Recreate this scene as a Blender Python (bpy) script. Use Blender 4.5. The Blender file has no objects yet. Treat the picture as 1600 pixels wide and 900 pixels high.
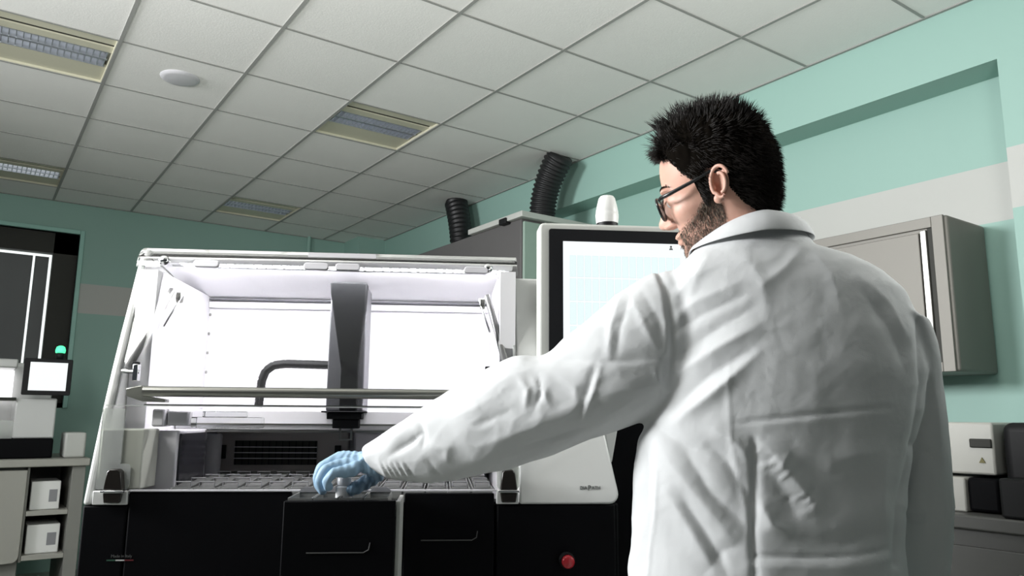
import bpy, bmesh, math, random
import numpy as np
from mathutils import Matrix, Vector, noise

random.seed(7)
rng = np.random.default_rng(7)
scn = bpy.context.scene
COL = scn.collection

# ------------------------------------------------------------------ camera
YAW, PITCH, ROLL, FPX, CAMZ = 0.61576, 0.16803, 0.007633, 1192.6, 1.25
CY, SY = math.cos(YAW), math.sin(YAW)
fw = np.array([SY * math.cos(PITCH), CY * math.cos(PITCH), math.sin(PITCH)])
r0 = np.array([CY, -SY, 0.0]); u0 = np.cross(r0, fw)
rt = r0 * math.cos(ROLL) + u0 * math.sin(ROLL)
up = -r0 * math.sin(ROLL) + u0 * math.cos(ROLL)
cam = bpy.data.cameras.new('camera'); camo = bpy.data.objects.new('camera', cam); COL.objects.link(camo)
cam.sensor_width = 36; cam.lens = FPX / 1600 * 36; cam.clip_start = 0.02
camo.matrix_world = Matrix(((rt[0], up[0], -fw[0], 0), (rt[1], up[1], -fw[1], 0), (rt[2], up[2], -fw[2], CAMZ), (0, 0, 0, 1)))
scn.camera = camo

# ------------------------------------------------------------------ view, world and room light
scn.view_settings.view_transform = 'Standard'
scn.view_settings.look = 'None'
scn.view_settings.exposure = 0.0
scn.view_settings.gamma = 1
scn.view_settings.use_curve_mapping = False
world = bpy.data.worlds.new('world'); scn.world = world; world.use_nodes = True
world.node_tree.nodes['Background'].inputs[0].default_value = (0.80, 0.92, 1.0, 1)
world.node_tree.nodes['Background'].inputs[1].default_value = 0.05


def area(name, loc, target, size, power, color=(1, 1, 1), size_y=None, spread=180):
    l = bpy.data.lights.new(name, 'AREA'); o = bpy.data.objects.new(name, l); COL.objects.link(o)
    l.shape = 'RECTANGLE'; l.size = size; l.size_y = size_y or size; l.energy = power; l.color = color
    l.spread = math.radians(spread)
    o.location = loc
    o.rotation_euler = (Vector(target) - Vector(loc)).to_track_quat('-Z', 'Y').to_euler()
    return o


# a big soft key light left of the picture, two added ceiling fills
area('side_key_light', (-3.0, 3.4, 2.7), (1.6, 1.2, 1.65), 1.5, 248, (0.97, 0.985, 1.0), 1.3, 140)  # unseen soft source at left, read from the shadows; no window modelled
area('added_ceiling_fill', (1.95, 0.35, 1.95), (1.35, 2.3, 3.05), 0.7, 21, (1.0, 1.0, 0.97))  # added upward fill out of view, no fixture there, brightens the near ceiling
area('added_left_ceiling_fill', (-0.6, 1.5, 2.1), (0.8, 2.7, 3.05), 0.6, 38, (1.0, 1.0, 0.97))  # second added upward fill, unseen, lifts the ceiling from the left


# ------------------------------------------------------------------ frames
def C2W(X, D, Z):            # viewer frame (right, forward, height) -> world
    return (X * CY + D * SY, -X * SY + D * CY, Z)


def pc(px, py, D):           # a direction of sight at forward distance D, in the viewer frame
    d = fw + (px - 800) / FPX * rt + (450 - py) / FPX * up
    X = d[0] * CY - d[1] * SY; F = d[0] * SY + d[1] * CY
    k = D / F
    return np.array([X * k, D, d[2] * k + CAMZ])


MROT = -YAW + math.radians(5.0)
MLOC = C2W(-0.814, 1.5, 0.0)


# ------------------------------------------------------------------ materials
MATS = {}


def mat(name, color, rough=0.5, metal=0.0, spec=0.5, emit=None, estr=0.0, bump=0.0, bscale=200.0, var=0.0, vscale=6.0,
        aniso=None, coat=0.0):
    if name in MATS: return MATS[name]
    m = bpy.data.materials.new(name); m.use_nodes = True
    nt = m.node_tree; b = nt.nodes['Principled BSDF']
    b.inputs['Base Color'].default_value = (*color, 1)
    b.inputs['Roughness'].default_value = rough
    b.inputs['Metallic'].default_value = metal
    b.inputs['Specular IOR Level'].default_value = spec
    if coat: b.inputs['Coat Weight'].default_value = coat
    if emit:
        b.inputs['Emission Color'].default_value = (*emit, 1); b.inputs['Emission Strength'].default_value = estr
    tc = nt.nodes.new('ShaderNodeTexCoord')
    if bump:
        n = nt.nodes.new('ShaderNodeTexNoise'); n.inputs['Scale'].default_value = bscale; n.inputs['Detail'].default_value = 4
        bp = nt.nodes.new('ShaderNodeBump'); bp.inputs['Strength'].default_value = bump; bp.inputs['Distance'].default_value = 0.002
        if aniso:
            mp = nt.nodes.new('ShaderNodeMapping'); mp.inputs['Scale'].default_value = aniso
            nt.links.new(tc.outputs['Object'], mp.inputs[0]); nt.links.new(mp.outputs[0], n.inputs['Vector'])
        else:
            nt.links.new(tc.outputs['Object'], n.inputs['Vector'])
        nt.links.new(n.outputs[0], bp.inputs['Height']); nt.links.new(bp.outputs[0], b.inputs['Normal'])
    if var:
        n = nt.nodes.new('ShaderNodeTexNoise'); n.inputs['Scale'].default_value = vscale; n.inputs['Detail'].default_value = 3
        nt.links.new(tc.outputs['Object'], n.inputs['Vector'])
        mx = nt.nodes.new('ShaderNodeMix'); mx.data_type = 'RGBA'
        mx.inputs[6].default_value = (*[c * (1 - var) for c in color], 1)
        mx.inputs[7].default_value = (*[min(1, c * (1 + var)) for c in color], 1)
        nt.links.new(n.outputs[0], mx.inputs[0]); nt.links.new(mx.outputs[2], b.inputs['Base Color'])
    MATS[name] = m
    return m


def clear_mat(name, tint=(0.97, 0.98, 0.98), haze=0.06, refl=1.45):
    m = bpy.data.materials.new(name); m.use_nodes = True
    nt = m.node_tree; nt.nodes.clear()
    out = nt.nodes.new('ShaderNodeOutputMaterial')
    tr = nt.nodes.new('ShaderNodeBsdfTransparent'); tr.inputs[0].default_value = (*tint, 1)
    gl = nt.nodes.new('ShaderNodeBsdfGlossy'); gl.inputs['Roughness'].default_value = 0.05
    df = nt.nodes.new('ShaderNodeBsdfDiffuse'); df.inputs[0].default_value = (0.9, 0.92, 0.92, 1)
    fr = nt.nodes.new('ShaderNodeFresnel'); fr.inputs[0].default_value = refl
    m1 = nt.nodes.new('ShaderNodeMixShader'); m2 = nt.nodes.new('ShaderNodeMixShader'); m2.inputs[0].default_value = haze
    nt.links.new(fr.outputs[0], m1.inputs[0]); nt.links.new(tr.outputs[0], m1.inputs[1]); nt.links.new(gl.outputs[0], m1.inputs[2])
    nt.links.new(m1.outputs[0], m2.inputs[1]); nt.links.new(df.outputs[0], m2.inputs[2]); nt.links.new(m2.outputs[0], out.inputs[0])
    MATS[name] = m
    return m


def wall_mat():
    m = bpy.data.materials.new('painted_wall'); m.use_nodes = True; nt = m.node_tree; b = nt.nodes['Principled BSDF']
    b.inputs['Roughness'].default_value = 0.55
    geo = nt.nodes.new('ShaderNodeNewGeometry'); sep = nt.nodes.new('ShaderNodeSeparateXYZ')
    nt.links.new(geo.outputs['Position'], sep.inputs[0])
    a = nt.nodes.new('ShaderNodeMath'); a.operation = 'GREATER_THAN'; a.inputs[1].default_value = 2.10
    c = nt.nodes.new('ShaderNodeMath'); c.operation = 'LESS_THAN'; c.inputs[1].default_value = 2.355
    d = nt.nodes.new('ShaderNodeMath'); d.operation = 'MULTIPLY'
    nt.links.new(sep.outputs[2], a.inputs[0]); nt.links.new(sep.outputs[2], c.inputs[0])
    nt.links.new(a.outputs[0], d.inputs[0]); nt.links.new(c.outputs[0], d.inputs[1])
    mx = nt.nodes.new('ShaderNodeMix'); mx.data_type = 'RGBA'
    mx.inputs[6].default_value = (0.29, 0.46, 0.405, 1); mx.inputs[7].default_value = (0.48, 0.485, 0.46, 1)
    nt.links.new(d.outputs[0], mx.inputs[0]); nt.links.new(mx.outputs[2], b.inputs['Base Color'])
    n = nt.nodes.new('ShaderNodeTexNoise'); n.inputs['Scale'].default_value = 90
    nt.links.new(geo.outputs['Position'], n.inputs['Vector'])
    bp = nt.nodes.new('ShaderNodeBump'); bp.inputs['Strength'].default_value = 0.08; bp.inputs['Distance'].default_value = 0.002
    nt.links.new(n.outputs[0], bp.inputs['Height']); nt.links.new(bp.outputs[0], b.inputs['Normal'])
    return m


M_WALL = wall_mat()
M_TEAL = mat('teal_paint', (0.33, 0.58, 0.51), 0.5)
M_TILE = mat('ceiling_tile', (0.86, 0.85, 0.825), 0.9, bump=0.35, bscale=120, var=0.02, vscale=3)
M_TBAR = mat('ceiling_bar', (0.33, 0.33, 0.315), 0.6)
M_FLOOR = mat('floor_vinyl', (0.30, 0.31, 0.28), 0.4, var=0.08)
M_CREAM = mat('cream_enamel', (0.62, 0.60, 0.47), 0.45)
M_LOUV = mat('louvre_aluminium', (0.62, 0.65, 0.70), 0.3, metal=0.8)
M_TUBE = mat('fluorescent_tube', (0.9, 0.9, 0.9), 0.4, emit=(0.85, 0.9, 1.0), estr=0.55)
M_TUBE2 = mat('lit_tube', (0.9, 0.9, 0.9), 0.4, emit=(0.95, 0.97, 1.0), estr=1.6)
M_DARK = mat('dark_slot', (0.03, 0.03, 0.025), 0.7)
M_WPL = mat('white_plastic', (0.80, 0.80, 0.78), 0.35, coat=0.2)
M_INS = mat('instrument_white', (0.46, 0.455, 0.42), 0.4)
M_WIN = mat('machine_interior_white', (0.88, 0.87, 0.90), 0.5)
M_WHS = mat('machine_shell_white', (0.64, 0.645, 0.635), 0.38, coat=0.15)
M_BLACK = mat('black_gloss_panel', (0.004, 0.004, 0.005), 0.5, spec=0.06)
M_BPL = mat('black_plastic', (0.010, 0.010, 0.011), 0.5, spec=0.25)
M_CHAR = mat('charcoal_plastic', (0.008, 0.0085, 0.010), 0.6, spec=0.15)
M_SIL = mat('silver_paint', (0.16, 0.16, 0.175), 0.4, metal=0.4)
M_STEEL = mat('brushed_steel', (0.235, 0.225, 0.205), 0.58, metal=0.5, bump=0.06, bscale=60, aniso=(1, 1, 40))
M_CHROME = mat('chrome', (0.75, 0.75, 0.76), 0.15, metal=1.0)
M_ALU = mat('satin_aluminium', (0.27, 0.27, 0.25), 0.3, metal=0.9)
M_GREY = mat('grey_vat_plastic', (0.22, 0.225, 0.22), 0.35)
M_GREYL = mat('light_grey_plastic', (0.62, 0.61, 0.64), 0.4)
M_GREYM = mat('mid_grey_plastic', (0.26, 0.26, 0.275), 0.4)
M_FROST = clear_mat('frosted_acrylic', (0.86, 0.88, 0.84), 0.30)
M_CLEAR = clear_mat('clear_acrylic', (0.985, 0.99, 0.99), 0.004)
M_LENS = clear_mat('lens', (0.9, 0.93, 0.93), 0.03)
M_HOODS = mat('grey_laminate', (0.115, 0.11, 0.11), 0.5)
M_PALEG = mat('pale_green_metal', (0.33, 0.43, 0.37), 0.45)
M_LGM = mat('light_grey_metal', (0.52, 0.53, 0.50), 0.4)
M_DUCT = mat('black_rubber_duct', (0.008, 0.008, 0.009), 0.45, spec=0.5)
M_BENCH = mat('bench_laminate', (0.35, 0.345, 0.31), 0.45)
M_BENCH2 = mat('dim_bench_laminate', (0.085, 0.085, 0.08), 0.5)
M_BENCHD = mat('bench_edge', (0.22, 0.22, 0.20), 0.5)
M_SCREEN = None
M_RED = mat('red_plastic', (0.45, 0.02, 0.03), 0.35)
M_GREENL = mat('green_beacon', (0.1, 0.8, 0.35), 0.3, emit=(0.10, 0.95, 0.45), estr=1.2)
M_COAT = mat('white_cotton', (0.63, 0.64, 0.645), 0.85, spec=0.2)
def coat_wrinkles():
    nt = M_COAT.node_tree; b = nt.nodes['Principled BSDF']; tc = nt.nodes.new('ShaderNodeTexCoord'); prev = None
    for sc_, dist, st_, an, typ in ((9, 0.012, 0.55, (1.0, 1.0, 0.6), 'RIDGED_MULTIFRACTAL'), (26, 0.004, 0.45, (1, 1, 1), 'FBM'), (900, 0.0006, 0.35, (1, 1, 1), 'FBM')):
        mp = nt.nodes.new('ShaderNodeMapping'); mp.inputs['Scale'].default_value = an; mp.inputs['Rotation'].default_value = (0, 0.6, 0)
        n = nt.nodes.new('ShaderNodeTexNoise'); n.noise_type = typ; n.inputs['Scale'].default_value = sc_; n.inputs['Detail'].default_value = 2.0; n.inputs['Distortion'].default_value = 0.3
        bp = nt.nodes.new('ShaderNodeBump'); bp.inputs['Strength'].default_value = st_; bp.inputs['Distance'].default_value = dist
        nt.links.new(tc.outputs['Object'], mp.inputs[0]); nt.links.new(mp.outputs[0], n.inputs['Vector']); nt.links.new(n.outputs[0], bp.inputs['Height'])
        if prev: nt.links.new(prev.outputs[0], bp.inputs['Normal'])
        prev = bp
    nt.links.new(prev.outputs[0], b.inputs['Normal'])
coat_wrinkles()
M_GLOVE = mat('blue_nitrile', (0.30, 0.45, 0.60), 0.5, spec=0.35, bump=0.25, bscale=120)
M_TROU = mat('dark_trousers', (0.03, 0.035, 0.05), 0.8)


# ------------------------------------------------------------------ mesh helpers
class MB:
    def __init__(s): s.v = []; s.f = []; s.mi = []; s.cur = 0

    def add(s, vs, fs):
        n = len(s.v); s.v.extend([tuple(map(float, p)) for p in vs]); s.f.extend([tuple(i + n for i in q) for q in fs])
        s.mi.extend([s.cur] * len(fs)); return s

    def box(s, a, b):
        x0, y0, z0 = a; x1, y1, z1 = b
        vs = [(x0, y0, z0), (x1, y0, z0), (x1, y1, z0), (x0, y1, z0), (x0, y0, z1), (x1, y0, z1), (x1, y1, z1), (x0, y1, z1)]
        return s.add(vs, [(0, 3, 2, 1), (4, 5, 6, 7), (0, 1, 5, 4), (1, 2, 6, 5), (2, 3, 7, 6), (3, 0, 4, 7)])

    def prism(s, poly, axis, a, b):
        n = len(poly)
        def P(p, t):
            if axis == 'x': return (t, p[0], p[1])
            if axis == 'y': return (p[0], t, p[1])
            return (p[0], p[1], t)
        vs = [P(p, a) for p in poly] + [P(p, b) for p in poly]
        fs = [tuple(range(n)), tuple(range(2 * n - 1, n - 1, -1))]
        fs += [(i, (i + 1) % n, n + (i + 1) % n, n + i) for i in range(n)]
        return s.add(vs, fs)

    def loft(s, rings, cap=True, close=True):
        n = len(rings[0]); vs = [p for r in rings for p in r]; fs = []
        for i in range(len(rings) - 1):
            for j in range(n if close else n - 1):
                k = (j + 1) % n
                fs.append((i * n + j, i * n + k, (i + 1) * n + k, (i + 1) * n + j))
        if cap and close:
            fs.append(tuple(range(n - 1, -1, -1))); fs.append(tuple(range((len(rings) - 1) * n, len(rings) * n)))
        return s.add(vs, fs)

    def tube(s, pts, r, n=12, cap=True, ry=None):
        pts = [np.array(p, float) for p in pts]; rs = r if hasattr(r, '__len__') else [r] * len(pts)
        rings = []; T0 = None; N = None
        for i, p in enumerate(pts):
            t = pts[min(i + 1, len(pts) - 1)] - pts[max(i - 1, 0)]; t /= np.linalg.norm(t) + 1e-12
            if N is None:
                a = np.array([0, 0, 1.0]) if abs(t[2]) < 0.9 else np.array([1.0, 0, 0])
                N = np.cross(t, a)
            N = N - t * (N @ t); N /= np.linalg.norm(N) + 1e-12; B = np.cross(t, N)
            q = ry[i] if ry is not None else rs[i]
            rings.append([p + N * rs[i] * math.cos(w) + B * q * math.sin(w) for w in np.linspace(0, 2 * math.pi, n, endpoint=False)])
        return s.loft(rings, cap)

    def lathe(s, prof, c=(0, 0, 0), n=24, axis='z'):
        rings = []
        for r, h in prof:
            ring = []
            for w in np.linspace(0, 2 * math.pi, n, endpoint=False):
                a, b = r * math.cos(w), r * math.sin(w)
                if axis == 'z': q = (a, b, h)
                elif axis == 'y': q = (a, h, b)
                else: q = (h, a, b)
                ring.append((c[0] + q[0], c[1] + q[1], c[2] + q[2]))
            rings.append(ring)
        return s.loft(rings)

    def ball(s, c, r, n=16, m=10):
        r = r if hasattr(r, '__len__') else (r, r, r)
        rings = []
        for i in range(m + 1):
            t = math.pi * (i + 0.02) / (m + 0.04)
            rings.append([(c[0] + r[0] * math.sin(t) * math.cos(w), c[1] + r[1] * math.sin(t) * math.sin(w), c[2] - r[2] * math.cos(t))
                          for w in np.linspace(0, 2 * math.pi, n, endpoint=False)])
        return s.loft(rings)

    def build(s, name, mats, parent=None, smooth=False, bevel=0.0, bseg=2, auto=None, solid=0.0, subsurf=0):
        me = bpy.data.meshes.new(name); me.from_pydata(s.v, [], s.f); me.update()
        bm = bmesh.new(); bm.from_mesh(me); bmesh.ops.recalc_face_normals(bm, faces=bm.faces); bm.to_mesh(me); bm.free()
        o = bpy.data.objects.new(name, me); COL.objects.link(o)
        for m in (mats if isinstance(mats, (list, tuple)) else [mats]): me.materials.append(m)
        if len(set(s.mi)) > 1 or s.cur: me.polygons.foreach_set('material_index', s.mi)
        if parent: o.parent = parent
        if solid:
            md = o.modifiers.new('solid', 'SOLIDIFY'); md.thickness = solid; md.offset = 0
        if bevel:
            md = o.modifiers.new('bevel', 'BEVEL'); md.width = bevel; md.segments = bseg; md.limit_method = 'ANGLE'
            md.angle_limit = math.radians(40); md.harden_normals = False
            smooth = True
        if subsurf:
            md = o.modifiers.new('sub', 'SUBSURF'); md.levels = md.render_levels = subsurf
        if smooth:
            me.polygons.foreach_set('use_smooth', [True] * len(me.polygons))
            if auto is not None or bevel:
                me.set_sharp_from_angle(angle=math.radians(auto or 35))
        return o


def empty(name, label, cat, loc=(0, 0, 0), rz=0, group=None):
    o = bpy.data.objects.new(name, None); COL.objects.link(o)
    o.location = loc; o.rotation_euler = (0, 0, rz); o.empty_display_size = 0.1
    return tag(o, label, cat, group)


def tag(o, label, cat, group=None, kind=None):
    o['label'] = label; o['category'] = cat
    if group: o['group'] = group
    if kind: o['kind'] = kind
    return o


def struct(o, label, cat='room'):
    o['kind'] = 'structure'; o['label'] = label; o['category'] = cat
    return o


def dup(root, loc, label=None, rz=None):
    c = root.copy(); COL.objects.link(c); c.location = loc
    if rz is not None: c.rotation_euler = (0, 0, rz)
    if label: c['label'] = label
    for ch in list(root.children):
        d = ch.copy(); COL.objects.link(d); d.parent = c
        for g in list(ch.children):
            e = g.copy(); COL.objects.link(e); e.parent = d
    return c


def rrect(x0, z0, x1, z1, r, n=5):
    pts = []
    for cx, cz, a in ((x1 - r, z1 - r, 0), (x0 + r, z1 - r, 90), (x0 + r, z0 + r, 180), (x1 - r, z0 + r, 270)):
        for i in range(n + 1):
            w = math.radians(a + 90 * i / n); pts.append((cx + r * math.cos(w), cz + r * math.sin(w)))
    return pts


def arc(cx, cz, r, a0, a1, n=6):
    return [(cx + r * math.cos(math.radians(a0 + (a1 - a0) * i / n)), cz + r * math.sin(math.radians(a0 + (a1 - a0) * i / n))) for i in range(n + 1)]


def text(name, body, size, mtx, m, parent, depth=0.0004, serif=False):
    cu = bpy.data.curves.new(name, 'FONT'); cu.body = body; cu.size = size; cu.extrude = depth; cu.align_x = 'LEFT'
    t = bpy.data.objects.new(name, cu); COL.objects.link(t)
    dg = bpy.context.evaluated_depsgraph_get(); me = bpy.data.meshes.new_from_object(t.evaluated_get(dg))
    COL.objects.unlink(t); bpy.data.objects.remove(t)
    me.transform(mtx); o = bpy.data.objects.new(name, me); COL.objects.link(o); me.materials.clear(); me.materials.append(m)
    if parent: o.parent = parent
    return o


# ================================================================== ROOM
CH = 3.046            # ceiling height
GX, GY, T = 0.439, 3.939, 0.6
XR, XN, YB = 3.375, 3.56, 7.4
struct(MB().box((-4.5, -2.5, -0.1), (3.75, 7.65, 0)).build('floor', M_FLOOR), 'greenish grey vinyl floor of the laboratory', 'floor')

w = MB()
w.box((XN, -2.5, 0), (XN + 0.12, YB + 0.2, 3.2))
w.box((XR, -2.5, 2.745), (XN, YB, 3.2))
w.box((XR, -2.5, 0), (XN, 1.27, 2.745))
struct(w.build('wall_right', M_WALL), 'teal right wall with beam, recess and pale stripe', 'wall')
w = MB()
WX0, WX1, WZ0, WZ1 = -1.35, 0.665, 1.30, 2.775
w.box((-4.5, YB, 0), (WX0, YB + 0.2, 3.2)); w.box((WX1, YB, 0), (XN, YB + 0.2, 3.2))
w.box((WX0, YB, 0), (WX1, YB + 0.2, WZ0)); w.box((WX0, YB, WZ1), (WX1, YB + 0.2, 3.2))
w.box((3.08, 7.05, 0), (XN, YB, 3.2))
w.tube([(2.69, YB - 0.02, 0), (2.69, YB - 0.02, 3.05)], 0.02, 10)
struct(w.build('wall_back', M_WALL), 'teal back wall with pale stripe and window opening', 'wall')

# ceiling tiles and grid with openings for the lamps
LAMPS = [(2, 0), (-1, 0), (2, 4), (-1, 4)]
t = MB()
for i in range(-8, 5):
    for j in range(-10, 6):
        if (i, j) in LAMPS: continue
        x0 = GX + i * T; x1 = min(x0 + T, XR); y0 = GY + j * T; y1 = min(y0 + T, YB)
        t.box((x0 + 0.005, y0 + 0.005, CH + 0.001), (x1 - 0.005, y1 - 0.005, CH + 0.02))
t.box((-4.5, -2.5, CH + 0.16), (XR, YB, CH + 0.2))
struct(t.build('ceiling', M_TILE), 'suspended ceiling of square white mineral tiles', 'ceiling')
t = MB()
for i in range(-8, 6):
    x = min(GX + i * T, XR - 0.009); t.box((x - 0.009, -2.1, CH - 0.004), (x + 0.009, YB, CH + 0.004))
for j in range(-10, 6):
    y = GY + j * T; t.box((-4.4, y - 0.006, CH - 0.003), (XR, y + 0.006, CH + 0.0035))
t.box((-4.4, YB - 0.02, CH - 0.005), (XR, YB, CH + 0.003))
struct(t.build('trim_1', M_TBAR), 'grey metal grid bars holding the ceiling tiles', 'ceiling grid')

# recessed louvre lamps
def ceiling_lamp(i, j, label, tubem):
    x, y = GX + i * T, GY + j * T
    r = empty('ceiling_light', label, 'ceiling light', (x, y, CH), 0, 'recessed louvre lamps in the ceiling')
    h = MB()
    h.box((0.0, 0.0, 0.07), (0.6, 0.6, 0.09))
    for a, b in (((0, 0, 0), (0.6, 0.012, 0.07)), ((0, 0.588, 0), (0.6, 0.6, 0.07)), ((0, 0, 0), (0.012, 0.6, 0.07)), ((0.588, 0, 0), (0.6, 0.6, 0.07))): h.box(a, b)
    h.box((0.012, 0.012, 0.012), (0.588, 0.10, 0.03)); h.box((0.012, 0.135, 0.012), (0.588, 0.20, 0.07))
    h.box((0.012, 0.40, 0.012), (0.588, 0.588, 0.03))
    h.build('housing', M_CREAM, r)
    MB().box((0.012, 0.10, 0.02), (0.588, 0.135, 0.068)).build('air_slot', M_DARK, r)
    l = MB()
    for yy in (0.20, 0.292, 0.302, 0.394): l.box((0.02, yy, 0.012), (0.58, yy + 0.006, 0.05))
    for k in range(19):
        xx = 0.03 + k * 0.03
        l.box((xx, 0.2, 0.014), (xx + 0.004, 0.294, 0.04)); l.box((xx, 0.304, 0.014), (xx + 0.004, 0.398, 0.04))
    l.build('louvre', M_LOUV, r)
    for yy in (0.247, 0.35):
        MB().tube([(0.03, yy, 0.056), (0.57, yy, 0.056)], 0.008, 10).build('lamp_tube', tubem, r, smooth=True)


ceiling_lamp(2, 0, 'cream louvre ceiling light above the middle of the lab, nearest the centre of the picture', M_TUBE)
ceiling_lamp(-1, 0, 'large near ceiling light cut by the left edge of the picture, above the other', M_TUBE)
ceiling_lamp(2, 4, 'small distant ceiling light in front of the back wall, right of the white round disc', M_TUBE)
ceiling_lamp(-1, 4, 'distant lit ceiling light just above the dark window in the back wall', M_TUBE2)
sp = MB().lathe([(0.0, -0.012), (0.075, -0.012), (0.092, -0.008), (0.1, 0.0), (0.1, 0.006)], (0, 0, 0), 40)
o = sp.build('ceiling_speaker', M_GREYL, None, smooth=True, auto=40); o.location = (GX + 0.33, GY + 0.27, CH - 0.0005)
tag(o, 'round pale grey speaker disc set in a ceiling tile', 'ceiling speaker')

# window in the back wall with blind
wn = MB(); wn.box((WX1 - 0.0, YB - 0.03, WZ0), (WX1 + 0.035, YB + 0.1, WZ1 + 0.035)); wn.box((WX0, YB - 0.03, WZ1), (WX1, YB + 0.1, WZ1 + 0.035))
struct(wn.build('trim_2', M_TEAL, bevel=0.004), 'light teal moulding around the dark window recess', 'window trim')
win = bpy.data.objects.new('window_1', None); COL.objects.link(win); win.location = (0, YB + 0.05, 0)
struct(win, 'dark framed window with grey blinds in the back wall', 'window')
f = MB(); f.box((0.485, 0, WZ0), (WX1, 0.12, WZ1)); f.box((WX0, 0, 2.60), (WX1, 0.12, WZ1)); f.box((WX0, 0, WZ0), (WX1, 0.12, WZ0 + 0.04))
f.build('window_frame', M_DARK, win)
MD = mat('daylit_pane', (0.9, 0.95, 0.93), 0.3, emit=(0.93, 1.0, 0.97), estr=0.95)
MB().box((WX0, 0.10, WZ0 + 0.02), (0.5, 0.115, 2.61)).build('window_pane', MD, win)
def blind_m():
    m = mat('grey_blind', (0.16, 0.165, 0.17), 0.7, bump=0.5, bscale=3, aniso=(0.01, 0.01, 60)); return m
b1 = MB(); b1.box((WX0, 0.06, WZ0 + 0.03), (0.345, 0.07, 2.572)); b1.box((0.362, 0.06, WZ0 + 0.03), (0.462, 0.07, 2.572))
b1.build('blind', blind_m(), win)

# ================================================================== FUME CABINET + DUCTS
fc = empty('fume_cabinet', 'tall grey ventilated cabinet along the right wall with black ducts rising above it', 'cabinet', (2.9, 4.0, 0))
MB().box((0, 0, 0), (0.62, 2.6, 2.56)).build('body', M_HOODS, fc, bevel=0.01)
MB().box((0.012, -0.022, 0.1), (0.30, -0.001, 2.54)).build('end_panel', M_PALEG, fc, bevel=0.004)
MB().box((0.31, -0.022, 0.1), (0.60, -0.001, 2.54)).build('end_panel', M_PALEG, fc, bevel=0.004)
h = MB().box((-0.03, -0.05, 2.561), (0.60, 0.62, 2.60)); h.box((0.05, 0.04, 2.60), (0.5, 0.5, 2.625))
h.build('duct_flange', M_LGM, fc, bevel=0.004)
MB().box((-0.045, 0.12, 2.545), (-0.0, 0.20, 2.585)).build('latch', M_BPL, fc, bevel=0.003)
def duct(name, pts, r, label, rings):
    pts = [np.array(p, float) for p in pts]
    n = rings * 4; P = []; R = []
    for i in range(n + 1):
        s = i / n; a = (1 - s) ** 2 * pts[0] + 2 * s * (1 - s) * pts[1] + s * s * pts[2]
        P.append(a); R.append(r * (1 + 0.055 * (1 if i % 4 in (1, 2) else -1)) * (1 + 0.10 * s))
    o = MB().tube(P, R, 28).build(name, M_DUCT, None, smooth=True)
    tag(o, label, 'duct', 'black flexible ventilation ducts')
duct('flexible_duct', [(3.17, 4.12, 2.6255), (3.17, 4.12, 2.85), (3.185, 3.93, 3.04)], 0.087, 'bent ribbed black duct, the nearer and taller of the two above the grey cabinet', 15)
duct('flexible_duct', [(3.2, 5.25, 2.5605), (3.20, 5.25, 2.8), (3.205, 5.36, 3.04)], 0.085, 'straight black duct, the farther and shorter of the two above the grey cabinet', 13)

# ================================================================== WALL CABINET (steel)
wc = empty('wall_cabinet', 'brushed steel wall cabinet hanging behind the man on the teal wall', 'cabinet', (3.22, 1.455, 1.445))
MB().box((0, 0, 0), (0.338, 1.1, 0.645)).build('body', M_STEEL, wc, bevel=0.012, bseg=3)
fr = MB()
fr.box((-0.012, 0.012, 0.0), (0.001, 0.06, 0.645)); fr.box((-0.012, 0.0605, 0.6), (0.001, 1.1, 0.645)); fr.box((-0.012, 0.0605, 0.0), (0.001, 1.1, 0.04))
fr.build('front_frame', M_STEEL, wc, bevel=0.002)
MB().box((-0.0115, 0.115, 0.045), (0.0, 1.08, 0.585)).build('door', M_STEEL, wc, bevel=0.003)
MB().box((-0.016, 0.082, 0.045), (-0.001, 0.108, 0.592)).build('door_edge', M_ALU, wc, bevel=0.003)
MB().box((-0.005, 0.061, 0.041), (-0.0005, 0.082, 0.599)).build('door_gap', M_DARK, wc)

# ================================================================== RIGHT BENCH + INSTRUMENTS
rb = empty('laboratory_bench', 'pale laboratory bench with knobbed drawers along the right wall', 'bench', (2.72, 0, 0))
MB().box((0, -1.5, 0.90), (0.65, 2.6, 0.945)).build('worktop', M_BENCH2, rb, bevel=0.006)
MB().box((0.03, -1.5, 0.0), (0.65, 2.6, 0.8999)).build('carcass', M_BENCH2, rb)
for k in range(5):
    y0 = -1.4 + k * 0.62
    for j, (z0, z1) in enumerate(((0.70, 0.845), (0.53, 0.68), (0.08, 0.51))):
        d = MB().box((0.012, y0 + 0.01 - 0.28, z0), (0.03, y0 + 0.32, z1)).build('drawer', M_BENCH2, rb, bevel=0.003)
        MB().lathe([(0.001, -0.018), (0.01, -0.017), (0.013, -0.01), (0.008, 0.0), (0.007, 0.013)], (0.0, y0 + 0.02, (z0 + z1) / 2), 16, 'x').build('knob', M_ALU, d, smooth=True)

an = empty('slide_printer', 'white benchtop instrument with black side and dark handle, right of the man', 'lab instrument', (2.80, 0.75, 0.9455))
a = MB(); a.box((0.03, 0.445, 0.125), (0.40, 0.90, 0.30)); a.build('housing', M_INS, an, bevel=0.008)
MB().box((0.05, 0.16, 0.0), (0.42, 0.43, 0.30)).build('dark_side', M_BPL, an, bevel=0.03, bseg=4)
MB().box((0.022, 0.45, 0.215), (0.032, 0.52, 0.245)).build('handle_recess', M_DARK, an, bevel=0.004)
MB().prism([(0.475, 0.165), (0.495, 0.165), (0.485, 0.183)], 'x', 0.026, 0.0298).build('warning_sign', mat('warn', (0.16, 0.14, 0.04), 0.5), an)
MB().box((0.0, 0.535, 0.0), (0.40, 0.90, 0.115)).build('lower_housing', M_INS, an, bevel=0.006)
MB().box((0.012, 0.435, 0.004), (0.40, 0.533, 0.115)).build('tray_front', M_BLACK, an, bevel=0.01)
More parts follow.
